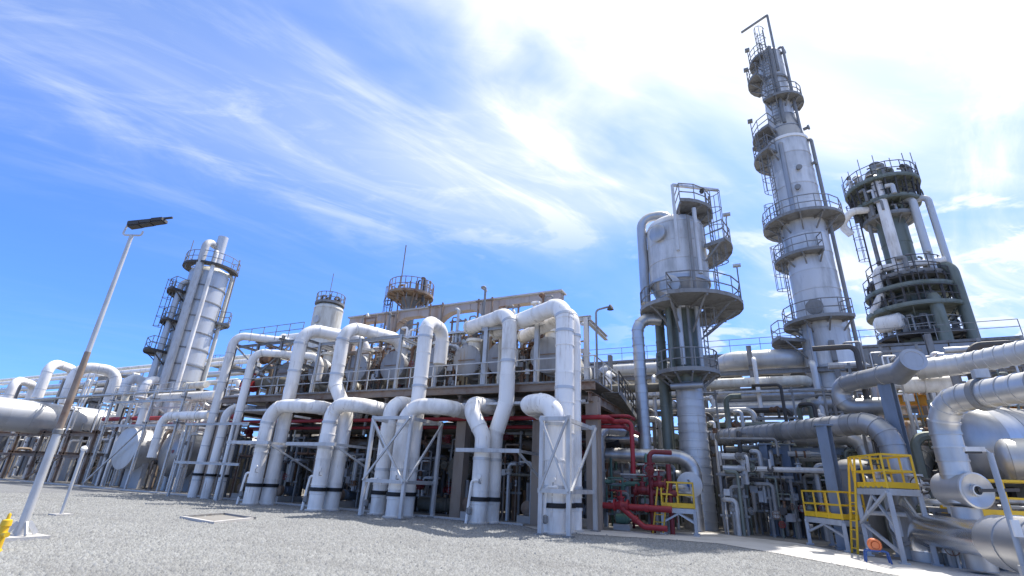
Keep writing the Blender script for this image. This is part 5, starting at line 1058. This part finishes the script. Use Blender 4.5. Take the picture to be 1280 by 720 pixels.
for i in range(9): conduit_rack('tall rusty rack of conduits standing against the haunched concrete girder', 'conduit racks by the girder', -26.2 + 1.9 * i, 25.75, 1.0, random.uniform(4.6, 6.7), 'rusty', ('rusty', 'galvd', 'cream', 'galv', 'rust', 'white'), DZ)
for i, x in enumerate((-30.4, -27.4, -24.2, -21.05, -18.15, -15.5, -13.2, -10.75)): conduit_rack('low rusty valve rack at the deck rail between two drums', 'valve racks at the deck rail', x, 23.6, .6, random.uniform(1.9, 3.1), 'rust', ('rusty', 'cream', 'rust', 'galvd', 'olive'), DZ, 4)
# cable trays
def tray(label, a, b, w=.4, m='galv'):
    a, b = V(a), V(b); t = thing('cable_tray', label, 'cable tray', a); d = (b - a).normalized(); sx = V((-d.y, d.x, 0)) * w / 2
    for s_ in (-1, 1): MB().bar(a + sx * s_, b + sx * s_, .04, .12).build('side_rail', m, t)
    n = int((b - a).length / .6); g_ = MB()
    for i in range(n): q = a + (b - a) * ((i + .5) / n); g_.bar(q - sx, q + sx, .05, .03)
    g_.build('rungs', m, t); MB().tube([a + V((0, 0, .05)), b + V((0, 0, .05))], .06, 7).build('cable', 'rubber', t); MB().tube([a + sx * .5 + V((0, 0, .05)), b + sx * .5 + V((0, 0, .05))], .045, 7).build('cable', 'dark', t)
tray('galvanised cable tray hung below the front edge of the exchanger deck', (-32.5, 21.05, 5.15), (-6.6, 21.05, 5.15)); tray('galvanised cable tray crossing above the exchanger drums', (-30, 25.4, 10.4), (-8, 25.4, 10.4))
tray('galvanised cable tray along the left stagings', (-62, 22.0, 6.9), (-36, 22.0, 6.9)); tray('galvanised cable tray in front of the background rack', (-10, 33.0, 7.4), (14, 33.0, 7.4), .5)
for i, x in enumerate((-31.2, -28.4, -25.2, -21.4, -17.4, -13.7, -11.2, -8.1)):
    t = thing('deck_mast', 'thin lamp mast standing on the exchanger deck among the drums', 'lamp mast', (x, 22.0 + (i % 3) * 2.2, DZ), 'lamp masts on the deck'); y = 22.0 + (i % 3) * 2.2; h = 3.6 + (i * 13 % 7) * .3
    MB().tube([(x, y, DZ), (x, y, DZ + h), (x + .3, y, DZ + h + .1)], .035, 7, .1).build('pole', 'galvd', t); MB().lathe((x + .33, y, DZ + h - .05), (0, 0, 1), [(.12, 0), (.1, .1), (.03, .2)], 10).build('lamp', 'galv', t)
# gauges and drip trays on the near risers
for i, (x, y) in enumerate(((bx(312, 18.78), 18.78), (bx(393, 18.78), 18.78), (bx(491, 18.93), 18.93), (bx(597, 19.63), 19.63), (bx(692, 18.3), 18.3))):
    t = thing('gauge', 'small round dial gauge fixed to the front of a white riser', 'gauge', (x, y, 1.6), 'dial gauges on the white risers'); MB().tube([(x, y + .05, 1.6), (x, y - .12, 1.6), (x, y - .12, 1.78)], .02, 7).build('stem', 'galvd', t); MB().lathe((x, y - .1, 1.86), (0, -1, 0), [(.1, 0), (.1, .05), (.02, .055)], 16).build('dial', 'white', t)
